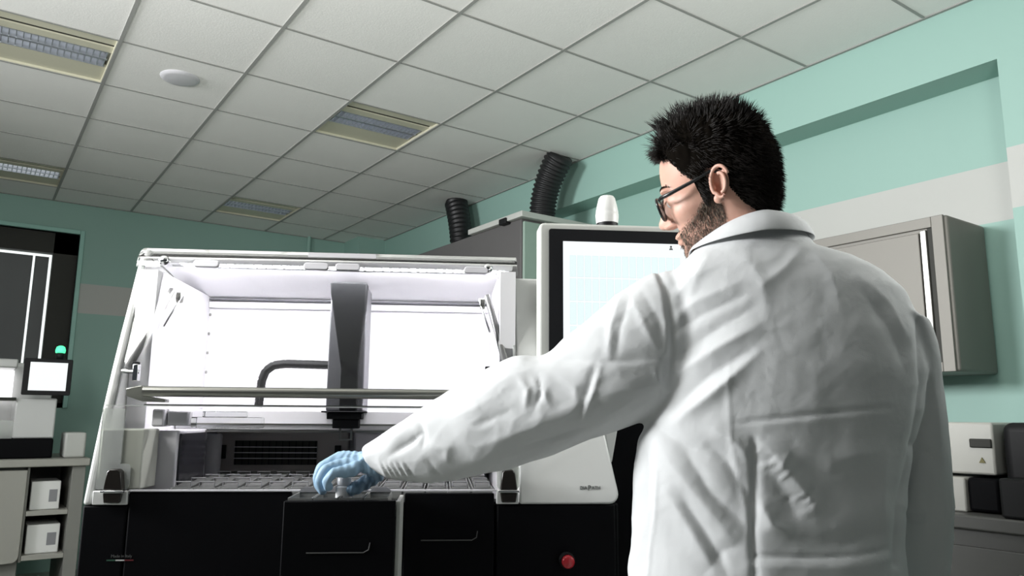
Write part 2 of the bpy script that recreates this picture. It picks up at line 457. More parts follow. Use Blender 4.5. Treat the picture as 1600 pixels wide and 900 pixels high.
o = MB().box((0, 0, 0), (0.11, 0.45, 0.125)).build('black_case', M_BPL, None, bevel=0.01); o.location = (2.735, 0.70, 0.9455)
tag(o, 'low matt black box on the bench at the right edge of the picture', 'box')
o.location = (2.725, 0.70, 0.9455)

# ================================================================== LEFT BENCH
lb = empty('laboratory_bench', 'beige bench under the window with curved door and open shelves', 'bench', (0, 6.0, 0))
MB().box((-1.4, 0, 0.905), (0.74, 0.85, 0.955)).build('worktop', M_BENCH, lb, bevel=0.006)
c = MB(); c.box((0.64, 0.03, 0.02), (0.72, 0.8, 0.904)); c.box((0.40, 0.70, 0.30), (0.64, 0.72, 0.904)); c.box((0.385, 0.05, 0.30), (0.40, 0.72, 0.904))
c.box((-1.35, 0.1, 0.0), (0.385, 0.72, 0.904))
c.build('carcass', M_BENCHD, lb, bevel=0.003)
MB().prism([(-1.3, 0.30), (0.30, 0.30)] + arc(0.34, 0.345, 0.045, 270, 360, 5)[1:] + [(0.385, 0.885), (-1.3, 0.885)], 'y', 0.03, 0.06).build('door', M_BENCH, lb, bevel=0.003)
for z in (0.59, 0.31): MB().box((0.401, 0.04, z), (0.639, 0.70, z + 0.03)).build('shelf', M_BENCH, lb, bevel=0.002)
for z, lab, ww in ((0.62, 'white box on the upper open shelf of the bench at left', 0.17), (0.34, 'white box on the lower open shelf of the bench at left', 0.19)):
    o = MB().box((0, 0, 0), (ww, 0.3, 0.185)).build('storage_box', M_WPL, None, bevel=0.006); o.location = (0.42, 6.10, z + 0.0003)
    tag(o, lab, 'box', 'boxes on the open shelves')
    MB().box((ww * 0.62, -0.002, 0.05), (ww * 0.9, 0.0, 0.13)).build('label_patch', M_GREYM, o)

# second staining machine on the left bench
s2 = empty('staining_machine', 'small far-off staining machine with glowing hood on the bench at left', 'lab machine', (-0.75, 6.12, 0.9555))
MB().box((0, 0, 0), (1.27, 0.6, 0.13)).build('base', M_BLACK, s2, bevel=0.01)
q = MB(); q.box((0, 0.5, 0.131), (1.27, 0.56, 0.66)); q.box((0, 0.06, 0.60), (1.02, 0.56, 0.66)); q.box((0.0, 0.05, 0.131), (0.05, 0.5, 0.6)); q.box((1.03, 0.03, 0.131), (1.27, 0.5, 0.40))
q.build('shell', M_WHS, s2, bevel=0.01)
MB().box((0.05, 0.44, 0.40), (1.02, 0.499, 0.597)).build('light_panel', mat('hood_light', (1, 1, 1), 0.5, emit=(1, 0.98, 1), estr=1.5), s2)
MB().tube([(0.02, 0.02, 0.39), (1.03, 0.02, 0.39)], 0.012, 12).build('hood_bar', M_ALU, s2, smooth=True)
MB().box((0.02, 0.05, 0.131), (1.03, 0.07, 0.25)).build('front_window', M_FROST, s2)
sm = MB().prism(rrect(1.05, 0.42, 1.335, 0.665, 0.01), 'y', -0.04, 0.0).build('monitor', M_BPL, s2, bevel=0.004)
MB().box((1.085, -0.045, 0.45), (1.305, -0.0405, 0.64)).build('screen', mat('pale_screen', (0.1, 0.1, 0.1), 0.3, emit=(0.95, 1.0, 1.0), estr=0.95), sm)
bq = MB().lathe([(0.025, 0.0), (0.027, 0.04), (0.02, 0.05)], (1.26, 0.06, 0.665), 16).build('beacon_base', M_BPL, s2, smooth=True)
MB().box((1.22, 0.0, 0.60), (1.28, 0.1, 0.668)).build('beacon_bracket', M_BPL, s2)
MB().lathe([(0.030, 0.0), (0.032, 0.02), (0.026, 0.042), (0.012, 0.05), (0.001, 0.052)], (1.26, 0.06, 0.715), 20).build('beacon', M_GREENL, s2, smooth=True)
o = MB().box((0, 0, 0), (0.13, 0.28, 0.17)).build('sample_case', M_LGM, None, bevel=0.015, bseg=3); o.location = (0.585, 6.1, 0.9555)
tag(o, 'small pale upright case right of the far-off machine on the bench at left', 'case')

# ================================================================== MAIN STAINING MACHINE (frame M)
mm = empty('slide_stainer', 'large white and black slide staining machine with lit transparent hood in front of the man', 'lab machine', MLOC, MROT)
YF = lambda z: max(0.0, (z - 1.08) * 0.32)
# black lower body
b = MB(); b.box((0.0, 0.02, 0.03), (1.04, 0.56, 1.079)); b.box((0.083, 0.003, 0.2), (0.388, 0.0195, 1.104)); b.box((0.790, 0.003, 0.2), (1.03, 0.0195, 1.079))
b.box((0.0, 0.003, 0.2), (0.082, 0.0195, 1.079)); b.box((0.03, 0.05, 0.0), (1.0, 0.5, 0.03)); b.box((1.0405, 0.10, 0.03), (1.12, 0.56, 1.30))
b.build('lower_body', M_BLACK, mm, bevel=0.004)
# left shell cheek
prof = [(0.0, 1.0795), (0.56, 1.0795), (0.56, 1.60), (0.54, 1.618), (0.19, 1.618)] + [(0.175, 1.612), (0.165, 1.60), (0.155, 1.575)] + [(YF(z) - 0.012 * math.sin(math.pi * (z - 1.08) / 0.5), z) for z in (1.5, 1.42, 1.34, 1.26, 1.18, 1.11)]
MB().prism(prof, 'x', 0.0, 0.016).build('side_shell', M_WHS, mm, bevel=0.006, bseg=3)
for xa, xb in ((0.017, 0.0815), (0.789, 0.834)):
    MB().prism([(0.0, 1.0798), (0.0, 1.106), (0.012, 1.106), (0.012, 1.0798)], 'x', xa, xb).build('corner_trim', M_WHS, mm, bevel=0.002)
# right cheek, slanted front plate with rounded corner and slanting right edge
rp = [(0.836, 1.0795)] + arc(1.018, 1.0995, 0.02, 270, 370, 6) + [(1.018, 1.226), (0.985, 1.55)] + arc(0.968, 1.552, 0.014, 10, 90, 4) + [(0.836, 1.566)]
vs = [(x, YF(z), z) for x, z in rp] + [(x, 0.56, z) for x, z in rp]
n = len(rp)
MB().add(vs, [tuple(range(n)), tuple(range(2 * n - 1, n - 1, -1))] + [(i, (i + 1) % n, n + (i + 1) % n, n + i) for i in range(n)]).build('front_shell', M_WHS, mm, bevel=0.004)
MB().prism([(1.036, 1.155), (1.044, 1.155), (1.066, 1.27), (1.022, 1.27)], 'y', 0.09, 0.098).build('mounting_plate', M_WHS, mm, bevel=0.005)
# interior tub
i_ = MB()
i_.box((0.05, 0.50, 1.09), (0.82, 0.54, 1.60)); i_.box((0.017, 0.12, 1.09), (0.058, 0.55, 1.56)); i_.box((0.80, 0.10, 1.09), (0.834, 0.50, 1.57))
i_.add([(0.02, 0.20, 1.600), (0.83, 0.20, 1.600), (0.83, 0.51, 1.555), (0.02, 0.51, 1.555), (0.02, 0.20, 1.606), (0.83, 0.20, 1.606), (0.83, 0.51, 1.606), (0.02, 0.51, 1.606)],
       [(0, 3, 2, 1), (4, 5, 6, 7), (0, 1, 5, 4), (1, 2, 6, 5), (2, 3, 7, 6), (3, 0, 4, 7)])
i_.box((0.06, 0.485, 1.53), (0.80, 0.499, 1.545))
i_.build('inner_walls', M_WIN, mm)
i_ = MB(); i_.box((0.06, 0.30, 1.217), (0.80, 0.499, 1.262)); i_.build('inner_ledge', M_WIN, mm, bevel=0.002)
i_ = MB(); i_.box((0.059, 0.022, 1.082), (0.80, 0.499, 1.088)); i_.build('deck', M_GREYM, mm)
for z, y in ((1.268, 0.10), (1.228, 0.295), (1.212, 0.285)):
    MB().box((0.06, y, z), (0.80, y + 0.008, z + 0.004)).build('rail', M_ALU, mm)
MB().box((0.06, 0.484, 1.549), (0.80, 0.499, 1.5535)).build('gap_strip', mat('seam_grey', (0.10, 0.10, 0.12), 0.6), mm)
for z in (1.51, 1.46, 1.41, 1.36): MB().lathe([(0.004, 0), (0.004, 0.004)], (0.063, 0.485, z), 10, 'x').build('screw', M_ALU, mm)
# top cap with led strip
tp = MB().prism([(0.175, 1.60), (0.20, 1.6185), (0.56, 1.6185), (0.56, 1.607), (0.22, 1.607), (0.20, 1.59)], 'x', 0.017, 0.835)
tp.build('hood_top', M_WHS, mm, bevel=0.003)
ML = mat('led_strip', (1, 1, 1), 0.4, emit=(1.0, 0.99, 1.0), estr=9)
ls = MB()
for k in range(36):
    x = 0.07 + k * 0.021; ls.box((x, 0.212, 1.592), (x + 0.013, 0.226, 1.598))
ls.build('led_strip', ML, mm)
MB().box((0.045, 0.235, 1.588), (0.80, 0.245, 1.60)).build('led_rail', M_CHROME, mm, bevel=0.002)
# metal back panel with vent grille
vp = MB().box((0.105, 0.470, 1.100), (0.44, 0.484, 1.212)).build('vent_panel', mat('warm_grey_metal', (0.42, 0.39, 0.375), 0.4, metal=0.3), mm, bevel=0.004)
MB().box((0.155, 0.466, 1.127), (0.36, 0.4695, 1.187)).build('vent_opening', M_DARK, vp)
gr = MB()
for z in (1.142, 1.156, 1.170): gr.box((0.155, 0.460, z), (0.36, 0.4655, z + 0.0022))
gr.build('vent_bars', M_GREYL, vp)
gr = MB()
for k in range(13): gr.box((0.158 + k * 0.0165, 0.462, 1.128), (0.1605 + k * 0.0165, 0.4655, 1.186))
gr.build('vent_grid', M_CHAR, vp)
for x in (0.118, 0.405): MB().box((x, 0.462, 1.142), (x + 0.016, 0.4695, 1.176)).build('panel_catch', M_BPL, vp, bevel=0.001)
MB().box((0.46, 0.40, 1.09), (0.79, 0.484, 1.212)).build('inner_cabinet', M_GREYL, mm, bevel=0.006)
lb2 = MB().box((0.062, 0.10, 1.0895), (0.133, 0.30, 1.218)).build('inner_box', M_GREYL, mm, bevel=0.003)
MB().box((0.1335, 0.11, 1.092), (0.138, 0.28, 1.212)).build('dark_door', mat('smoked_acrylic', (0.03, 0.03, 0.035), 0.15), lb2, bevel=0.001)
MB().lathe([(0.02, 1.0895), (0.02, 1.20), (0.017, 1.205)], (0.112, 0.43, 0), 24).build('inner_tank', M_GREYL, mm, smooth=True, auto=40)
MB().box((0.017, 0.014, 1.107), (0.098, 0.095, 1.222)).build('front_column', mat('pale_column', (0.42, 0.43, 0.385), 0.4), mm, bevel=0.003)
# carriage block at left under the bar
cb = MB(); cb.box((0.085, 0.08, 1.226), (0.11, 0.13, 1.262)); cb.box((0.112, 0.09, 1.228), (0.155, 0.12, 1.258)); cb.build('carriage_block', M_GREYL, mm, bevel=0.004)
cb = MB(); cb.box((0.16, 0.09, 1.224), (0.30, 0.13, 1.246)); cb.box((0.17, 0.13, 1.246), (0.26, 0.15, 1.258)); cb.build('carriage_guide', M_CLEAR, mm, bevel=0.002)
# robot arm
ar = MB(); ar.add([(0.402, 0.24, 1.563), (0.495, 0.24, 1.563), (0.495, 0.40, 1.563), (0.402, 0.40, 1.563), (0.402, 0.30, 1.20 + 0.1), (0.495, 0.30, 1.30), (0.495, 0.40, 1.30), (0.402, 0.40, 1.30)],
                  [(0, 3, 2, 1), (4, 5, 6, 7), (0, 1, 5, 4), (1, 2, 6, 5), (2, 3, 7, 6), (3, 0, 4, 7)])
arm = MB(); arm.box((0.404, 0.285, 1.262), (0.490, 0.40, 1.563)).build('robot_arm', M_SIL, mm, bevel=0.003)
arm = [o for o in mm.children if o.name.startswith('robot_arm')][0]
fc_ = MB(); z0, z1 = 1.262, 1.563
P0 = [(0.407, 1.563, 0.245), (0.493, 1.563, 0.245), (0.490, 1.50, 0.25), (0.478, 1.36, 0.262), (0.478, 1.262, 0.262), (0.438, 1.262, 0.262), (0.438, 1.36, 0.262), (0.409, 1.535, 0.247)]
vs = [(x, y, z) for x, z, y in P0] + [(x, 0.2845, z) for x, z, y in P0]; n = len(P0)
fc_.add(vs, [tuple(range(n)), tuple(range(2 * n - 1, n - 1, -1))] + [(i, (i + 1) % n, n + (i + 1) % n, n + i) for i in range(n)])
fc_.build('arm_cover', M_CHAR, arm, bevel=0.003)
hd = MB(); hd.box((0.40, 0.24, 1.258), (0.50, 0.42, 1.2619)); hd.box((0.412, 0.25, 1.243), (0.492, 0.295, 1.2579)); hd.box((0.425, 0.255, 1.222), (0.485, 0.29, 1.2429)); hd.build('gripper_head', M_CHAR, mm, bevel=0.003)
gp = MB()
for x in (0.440, 0.466): gp.box((x, 0.265, 1.195), (x + 0.004, 0.275, 1.2219))
gp.box((0.440, 0.262, 1.195), (0.470, 0.278, 1.198)); gp.build('gripper_claw', M_ALU, mm)
ch = MB(); pts = [(0.405, 0.36, 1.374), (0.29, 0.36, 1.376), (0.262, 0.36, 1.372), (0.244, 0.36, 1.358), (0.236, 0.36, 1.335), (0.232, 0.36, 1.27)]
for a, b_ in zip(pts[:-1], pts[1:]):
    a = np.array(a); b_ = np.array(b_); nseg = max(1, int(np.linalg.norm(b_ - a) / 0.013))
    for k in range(nseg):
        p = a + (b_ - a) * (k / nseg); q = a + (b_ - a) * ((k + 0.92) / nseg); ch.tube([p, q], 0.0105, 4)
ch.tube(pts, 0.009, 8)
ch.build('cable_chain', M_BPL, mm)
# transparent hood: slanted front sheet, side sheet, rounded top edge
hc = MB()
hc.add([(0.018, YF(1.268), 1.268), (0.828, YF(1.268), 1.268), (0.828, 0.155, 1.58), (0.018, 0.155, 1.58), (0.018, YF(1.268) + 0.004, 1.268), (0.828, YF(1.268) + 0.004, 1.268), (0.828, 0.159, 1.58), (0.018, 0.159, 1.58)],
       [(0, 3, 2, 1), (4, 5, 6, 7), (0, 1, 5, 4), (1, 2, 6, 5), (2, 3, 7, 6), (3, 0, 4, 7)])
cov = hc.build('hood_cover', M_CLEAR, mm)
e = MB()
for x in (0.010, 0.829):
    MB().prism([(YF(1.268) - 0.002, 1.268), (YF(1.268) + 0.012, 1.268), (0.165, 1.575), (0.151, 1.575)], 'x', x, x + 0.006).build('cover_edge', M_FROST, cov, bevel=0.001)
e = MB().prism([(0.150, 1.572), (0.154, 1.572)] + [(0.20 - 0.045 * math.cos(t_), 1.575 + 0.042 * math.sin(t_)) for t_ in np.linspace(0.05, 1.5, 7)] + [(0.205 - 0.055 * math.cos(t_), 1.574 + 0.05 * math.sin(t_)) for t_ in np.linspace(1.5, 0.0, 8)], 'x', 0.0, 0.842)
e.build('cover_top', M_CLEAR, cov, smooth=True, auto=40)
for x in (0.12, 0.36, 0.43, 0.72):
    MB().prism(rrect(x, 1.574, x + 0.055, 1.590, 0.007), 'y', 0.150, 0.162).build('hinge_block', M_GREYL, cov, bevel=0.002)
for x in (0.055, 0.775): MB().lathe([(0.002, 0.15), (0.010, 0.152), (0.012, 0.165), (0.008, 0.175)], (x, 0, 1.588), 14, 'y').build('hinge_screw', M_CHROME, cov, smooth=True)
MB().box((0.37, 0.145, 1.602), (0.52, 0.150, 1.612)).build('type_plate', M_GREYL, cov)
# lower transparent shield
ls_ = MB().box((0.018, 0.008, 1.108), (0.060, 0.012, 1.262)); ls_.box((0.018, 0.008, 1.2665), (0.83, 0.012, 1.2685)); ls_.build('lower_shield', M_FROST, mm)
MB().box((0.805, 0.008, 1.108), (0.833, 0.012, 1.262)).build('lower_shield', M_FROST, mm)
# gas struts
for x, s_ in ((0.062, 1), (0.787, -1)):
    st = MB().tube([(x + 0.012 * s_, 0.17, 1.525), (x - 0.030 * s_ + 0.0 * s_, 0.075, 1.345)], 0.0075, 12).build('gas_strut', mat('strut_grey', (0.35, 0.35, 0.35), 0.3, metal=0.5), mm, smooth=True)
    MB().tube([(x + 0.030 * s_, 0.19, 1.52), (x + 0.006 * s_, 0.15, 1.44)], 0.0028, 8).build('strut_rod', M_CHROME, st, smooth=True)
    MB().lathe([(0.006, -0.006), (0.013, -0.005), (0.013, 0.005), (0.006, 0.006)], (x + 0.022 * s_, 0.19, 1.51), 18, 'x').build('pivot', M_ALU, st, smooth=True, auto=40)
    p = MB(); p.tube([(x - 0.04 * s_, 0.07, 1.338), (x - 0.005 * s_, 0.07, 1.336)], 0.0045, 10); p.box((x - 0.016, 0.062, 1.318), (x - 0.006, 0.08, 1.352)); p.build('strut_bracket', M_CHROME, st, bevel=0.001)
    MB().box((x - 0.02, 0.065, 1.345), (x - 0.008, 0.078, 1.357)).build('strut_clip', M_BPL, st, bevel=0.001)
# bar handle with faceted ends
br = MB().tube([(0.078, 0.045, 1.2965), (0.80, 0.045, 1.2955)], 0.0105, 20).build('hood_handle', M_ALU, mm, smooth=True, auto=50)
for x0, x1, x2 in ((0.040, 0.075, 0.118), (0.835, 0.80, 0.757)):
    MB().add([(x0, 0.052, 1.302), (x1, 0.042, 1.308), (x1 + (x2 - x1) * 0.1, 0.042, 1.288), (x2, 0.052, 1.281), (x2, 0.052, 1.275), (x1, 0.050, 1.276), (x0, 0.055, 1.287),
              (x0, 0.078, 1.302), (x1, 0.078, 1.308), (x1 + (x2 - x1) * 0.1, 0.078, 1.288), (x2, 0.078, 1.281), (x2, 0.078, 1.275), (x1, 0.078, 1.276), (x0, 0.078, 1.287)],
             [(0, 1, 2, 3, 4, 5, 6), (13, 12, 11, 10, 9, 8, 7)] + [(i, (i + 1) % 7, 7 + (i + 1) % 7, 7 + i) for i in range(7)]).build('handle_bracket', M_ALU, br, bevel=0.001)
# latches
for x in (0.040, 0.796):
    la = MB(); la.prism([(x, 1.108), (x + 0.034, 1.108), (x + 0.029, 1.142), (x + 0.024, 1.147), (x + 0.009, 1.147), (x + 0.004, 1.142)], 'y', -0.012, 0.0075)
    la.prism([(x + 0.003, 1.084), (x + 0.031, 1.084), (x + 0.034, 1.103), (x, 1.103)], 'y', -0.012, -0.0005)
    lo = la.build('latch', mat('latch_brown', (0.016, 0.013, 0.011), 0.25), mm, bevel=0.002)
    MB().box((x - 0.004, -0.014, 1.1032), (x + 0.038, 0.0, 1.1075)).build('latch_wire', M_CHROME, lo, bevel=0.001)
    MB().prism(rrect(x - 0.006, 1.108, x + 0.040, 1.156, 0.008), 'y', 0.0078, 0.0079 + 0.001).build('latch_plate', M_FROST, lo)
# drawers
def drawer(x0, x1, y, lab):
    d = MB(); d.box((x0, y, 0.55), (x1, y + 0.016, 1.1))
    d = d.build('drawer', M_BLACK, mm, bevel=0.002)
    hw = (x0 + x1) / 2
    s = MB().tube([(hw - 0.055, y - 0.001, 1.011), (hw + 0.045, y - 0.001, 1.011), (hw + 0.054, y - 0.001, 1.016), (hw + 0.056, y - 0.001, 1.028)], 0.0012, 6)
    s.build('handle_edge', mat('dim_edge', (0.06, 0.06, 0.06), 0.5), d)
    MB().prism(rrect(hw - 0.06, 1.013, hw + 0.054, 1.035, 0.006), 'y', y - 0.0006, y + 0.0).build('handle_recess', M_BLACK, d)
    return d
d1 = drawer(0.40, 0.598, -0.13, '')
sd = MB(); sd.box((0.5985, -0.118, 0.60), (0.606, 0.0, 1.098)); sd.box((0.586, -0.114, 1.07), (0.5978, 0.02, 1.085))
sd.build('drawer_side', M_LGM, d1, bevel=0.001)
MB().box((0.402, -0.113, 1.04), (0.586, 0.018, 1.046)).build('drawer_tray', M_GREYM, d1)
d2 = drawer(0.608, 0.785, 0.003, '')
d2.name = 'drawer.001'
MB().box((0.39, 0.0005, 1.1045), (0.79, 0.010, 1.1075)).build('deck_edge', M_GREYL, mm)
MB().box((0.083, 0.0005, 1.1045), (0.3895, 0.010, 1.1075)).build('deck_edge', M_GREYL, mm)
# emergency button
eb = MB().lathe([(0.016, 0.0029), (0.016, -0.006), (0.014, -0.010)], (0.93, 0, 0.972), 24, 'y').build('button_collar', M_BPL, mm, smooth=True, auto=40)
MB().lathe([(0.009, -0.008), (0.0125, -0.014), (0.0125, -0.021), (0.009, -0.0245), (0.001, -0.025)], (0.93, 0, 0.972), 24, 'y').build('emergency_button', M_RED, eb, smooth=True, auto=50)
# writing
MI = mat('printed_ink', (0.09, 0.095, 0.095), 0.6)
RX = Matrix.Rotation(math.radians(90), 4, 'X')
tx = 0.960
def word(s, x, size, z):
    return text('lettering', s, size, Matrix.Translation((x, YF(z) - 0.0008, z)) @ Matrix.Rotation(math.radians(72.3), 4, 'X') @ Matrix.Diagonal((0.95, 1, 1, 1)), MI, mm)
word('DIA', 0.9590, 0.0096, 1.1075); word('P', 0.9752, 0.0150, 1.1055); word('ATH', 0.9832, 0.0096, 1.1075)
text('lettering', 'Made in Italy', 0.0075, Matrix.Translation((0.0605, 0.0022, 0.9835)) @ RX, mat('grey_ink', (0.10, 0.10, 0.10), 0.6), mm)
for k, c_ in enumerate(((0.02, 0.08, 0.05), (0.55, 0.55, 0.55), (0.12, 0.008, 0.012))):
    MB().box((0.053 + k * 0.0165, 0.0022, 0.977), (0.069 + k * 0.0165, 0.0029, 0.9795)).build('flag_stripe', mat('flag%d' % k, c_, 0.6), mm)

# touch monitor
def screen_mat():
    m = bpy.data.materials.new('touch_screen'); m.use_nodes = True; nt = m.node_tree; b = nt.nodes['Principled BSDF']
    b.inputs['Base Color'].default_value = (0.05, 0.05, 0.05, 1); b.inputs['Roughness'].default_value = 0.3
    b.inputs['Emission Color'].default_value = (0.93, 0.97, 0.99, 1); b.inputs['Emission Strength'].default_value = 1.0
    return m
mo = MB().prism(rrect(0.880, 1.335, 1.275, 1.672, 0.012), 'y', 0.048, 0.10).build('monitor', M_LGM, mm, bevel=0.006, bseg=3)
MB().prism(rrect(0.901, 1.352, 1.255, 1.658, 0.006), 'y', 0.0445, 0.0478).build('monitor_glass', M_CHAR, mo, bevel=0.001)
MB().box((0.932, 0.0425, 1.385), (1.215, 0.0444, 1.630)).build('screen', screen_mat(), mo)
ic = MB()
ms = [mat('tile_cyan', (0.1, 0.1, 0.1), 0.4, emit=(0.80, 0.95, 0.96), estr=0.95), mat('tile_line', (0.1, 0.1, 0.1), 0.4, emit=(0.70, 0.84, 0.84), estr=0.9)]
for j, (z0, z1) in enumerate(((1.552, 1.598), (1.500, 1.547), (1.448, 1.495), (1.396, 1.443))):
    for k in range(15):
        x = 0.947 + k * 0.0165
        ic.cur = 1; ic.box((x - 0.0006, 0.0420, z0 - 0.0006), (x + 0.0131, 0.0424, z1 + 0.0006)); ic.cur = 0; ic.box((x, 0.0416, z0), (x + 0.0125, 0.0419, z1))
ic.build('screen_tiles', ms, mo)
ic = MB(); ic.lathe([(0.0025, 0.0418), (0.0025, 0.0423)], (1.172, 0, 1.6235), 14, 'y'); ic.prism([(1.1675, 1.6165), (1.1765, 1.6165), (1.1745, 1.6205), (1.1695, 1.6205)], 'y', 0.0418, 0.0423)
ic.build('user_icon', MI, mo)
bc = MB().lathe([(0.024, 1.6725), (0.024, 1.680)], (1.037, 0.075, 0), 28).build('beacon_base', M_BPL, mo, smooth=True, auto=40)
MB().lathe([(0.0245, 1.6802), (0.0258, 1.695), (0.0258, 1.702), (0.0250, 1.704), (0.0255, 1.706), (0.022, 1.724), (0.0185, 1.738), (0.015, 1.743), (0.002, 1.744)], (1.037, 0.075, 0), 32).build('beacon', mat('beacon_white', (0.72, 0.72, 0.70), 0.35), bc, smooth=True, auto=60)
MB().box((1.0, 0.1005, 1.36), (1.10, 0.18, 1.55)).build('monitor_mount', M_BPL, mm)

# light inside the hood
def mlight(name, loc, tgt, sx, sy, p):
    R = Matrix.Rotation(MROT, 4, 'Z'); a_ = R @ Vector(loc) + Vector(MLOC); b_ = R @ Vector(tgt) + Vector(MLOC)
    o = area(name, a_, b_, sx, p, (1.0, 0.985, 1.0), sy)
    o.rotation_euler = (Matrix.Rotation(MROT, 3, 'Z') @ (Vector(tgt) - Vector(loc)).to_track_quat('-Z', 'Y').to_matrix()).to_euler()
mlight('hood_led_light', (0.43, 0.23, 1.586), (0.43, 0.34, 1.25), 0.72, 0.04, 5.2)

# reagent vats in the deck
def vat(label, group):
    r = empty('reagent_vat', label, 'vat', (0, 0, 0), MROT, group)
    v = MB()
    wv, dv, hv = 0.041, 0.090, 0.020
    for a, b in (((0, 0, 0), (wv, 0.0025, hv)), ((0, dv - 0.0025, 0), (wv, dv, hv)), ((0, 0.0026, 0), (0.0025, dv - 0.0026, hv)), ((wv - 0.0025, 0.0026, 0), (wv, dv - 0.0026, hv)), ((0.0026, 0.0026, 0), (wv - 0.0026, dv - 0.0026, 0.003))): v.box(a, b)
    v.build('tub', M_GREY, r)
    c = MB(); c.add([(0.004, 0.006, 0.021), (wv - 0.004, 0.006, 0.021), (wv - 0.004, dv - 0.006, 0.028), (0.004, dv - 0.006, 0.028), (0.004, 0.006, 0.0185), (wv - 0.004, 0.006, 0.0185), (wv - 0.004, dv - 0.006, 0.0185), (0.004, dv - 0.006, 0.0185)],
                    [(0, 1, 2, 3), (7, 6, 5, 4), (4, 5, 1, 0), (5, 6, 2, 1), (6, 7, 3, 2), (7, 4, 0, 3)])
    c.build('lid', mat('vat_lid', (0.06, 0.062, 0.06), 0.55), r, bevel=0.002)
    k = MB(); k.tube([(0.006, 0.02, 0.023), (0.006, 0.02, 0.031), (wv - 0.006, 0.02, 0.031), (wv - 0.006, 0.02, 0.023)], 0.0016, 6)
    k.build('lid_grip', M_GREYM, r)
    return r
def m2w(x, y, z):
    c_, s_ = math.cos(MROT), math.sin(MROT)
    return (MLOC[0] + x * c_ - y * s_, MLOC[1] + x * s_ + y * c_, z)
v0 = vat('small grey reagent vat with lid standing in the deck of the open staining machine', 'reagent vats in the machine deck')
first = True
for j in range(4):
    for k in range(14):
        x = 0.150 + k * 0.0455; y = 0.021 + j * 0.0955
        if j == 3 and x > 0.41: continue
        loc = m2w(x, y, 1.0885)
        if first: v0.location = loc; first = False
        else: dup(v0, loc)
u0_ = empty('reagent_vat', 'open grey vat in the pulled-out drawer under the gloved hand', 'vat', m2w(0.4035, -0.112, 1.0465), MROT, 'open vats in the pulled-out drawer')
v = MB(); wv, dv, hv = 0.0435, 0.112, 0.057
for a, b in (((0, 0, 0), (wv, 0.002, hv)), ((0, dv - 0.002, 0), (wv, dv, hv)), ((0, 0.0021, 0), (0.002, dv - 0.0021, hv)), ((wv - 0.002, 0.0021, 0), (wv, dv - 0.0021, hv)), ((0.002, 0.0021, 0), (wv - 0.0021, dv - 0.0021, 0.003))): v.box(a, b)
v.build('tub', M_GREY, u0_)
v = MB(); v.prism([(0, 0.0573), (wv, 0.0573), (wv - 0.004, 0.063), (wv - 0.01, 0.067), (0.01, 0.067), (0.004, 0.063)], 'y', dv - 0.004, dv - 0.001); v.build('grip_lip', M_GREYM, u0_)
for k in (1, 2, 3): dup(u0_, m2w(0.4035 + k * 0.0452, -0.112, 1.0465))
# jar held by the hand
jr = empty('sample_jar', 'small white capped jar held by the blue gloved hand', 'jar', m2w(0.4965, -0.060, 1.0640), MROT)
MB().lathe([(0.013, 0.0), (0.0155, 0.002), (0.0155, 0.054), (0.012, 0.058)], n=24).build('jar_body', mat('jar_translucent', (0.85, 0.85, 0.84), 0.3), jr, smooth=True, auto=40)
MB().lathe([(0.0125, 0.0582), (0.0135, 0.0585), (0.0135, 0.070), (0.012, 0.072), (0.001, 0.0725)], n=24).build('jar_cap', mat('jar_cap', (0.85, 0.85, 0.86), 0.3), jr, smooth=True, auto=40)
#@@PERSON@@
# ================================================================== PERSON (built in the viewer frame, turned into the room by its root)
def V3(p): return np.array(p, float)
per = empty('person', 'bearded man with glasses in a white lab coat and blue glove, reaching into the machine', 'person', (0, 0, 0), -YAW)

# ---- head and neck: one star-shaped surface around a smooth union of ellipsoids
HEADP = None                       # between the ears
HY, HP, HR = math.radians(26), math.radians(13), math.radians(-14)
def head_mtx():
    f = V3((-math.cos(HY), math.sin(HY), 0)); l = np.cross((0, 0, 1), f)
    R = Matrix(((f[0], l[0], 0), (f[1], l[1], 0), (f[2], l[2], 1)))
    R = R @ Matrix.Rotation(HP, 3, 'Y') @ Matrix.Rotation(HR, 3, 'X')
    ear = R @ Vector((-0.008, 0.078, 0.002))
    return Matrix.Translation(Vector(pc(1124, 288, 1.245)) - ear) @ R.to_4x4()
HM = head_mtx(); HMn = np.array(HM)
def H2C(P): P = np.atleast_2d(P); return P @ HMn[:3, :3].T + HMn[:3, 3]
NECK_END = tuple((np.array(HM.inverted()) @ np.array([0.432, 1.338, 1.47, 1]))[:3])
def sd_ell(P, c, r):
    q = (P - V3(c)) / V3(r); k0 = np.linalg.norm(q, axis=1); k1 = np.linalg.norm(q / V3(r), axis=1) + 1e-9
    return k0 * (k0 - 1) / k1
def sd_cap(P, a, b, ra, rb):
    a = V3(a); b = V3(b); pa = P - a; ba = b - a; h = np.clip(pa @ ba / (ba @ ba), 0, 1)
    return np.linalg.norm(pa - h[:, None] * ba, axis=1) - (ra + (rb - ra) * h)
def smin(a, b, k):
    h = np.clip(0.5 + 0.5 * (b - a) / k, 0, 1); return b * (1 - h) + a * h - k * h * (1 - h)
def smax(a, b, k): return -smin(-a, -b, k)
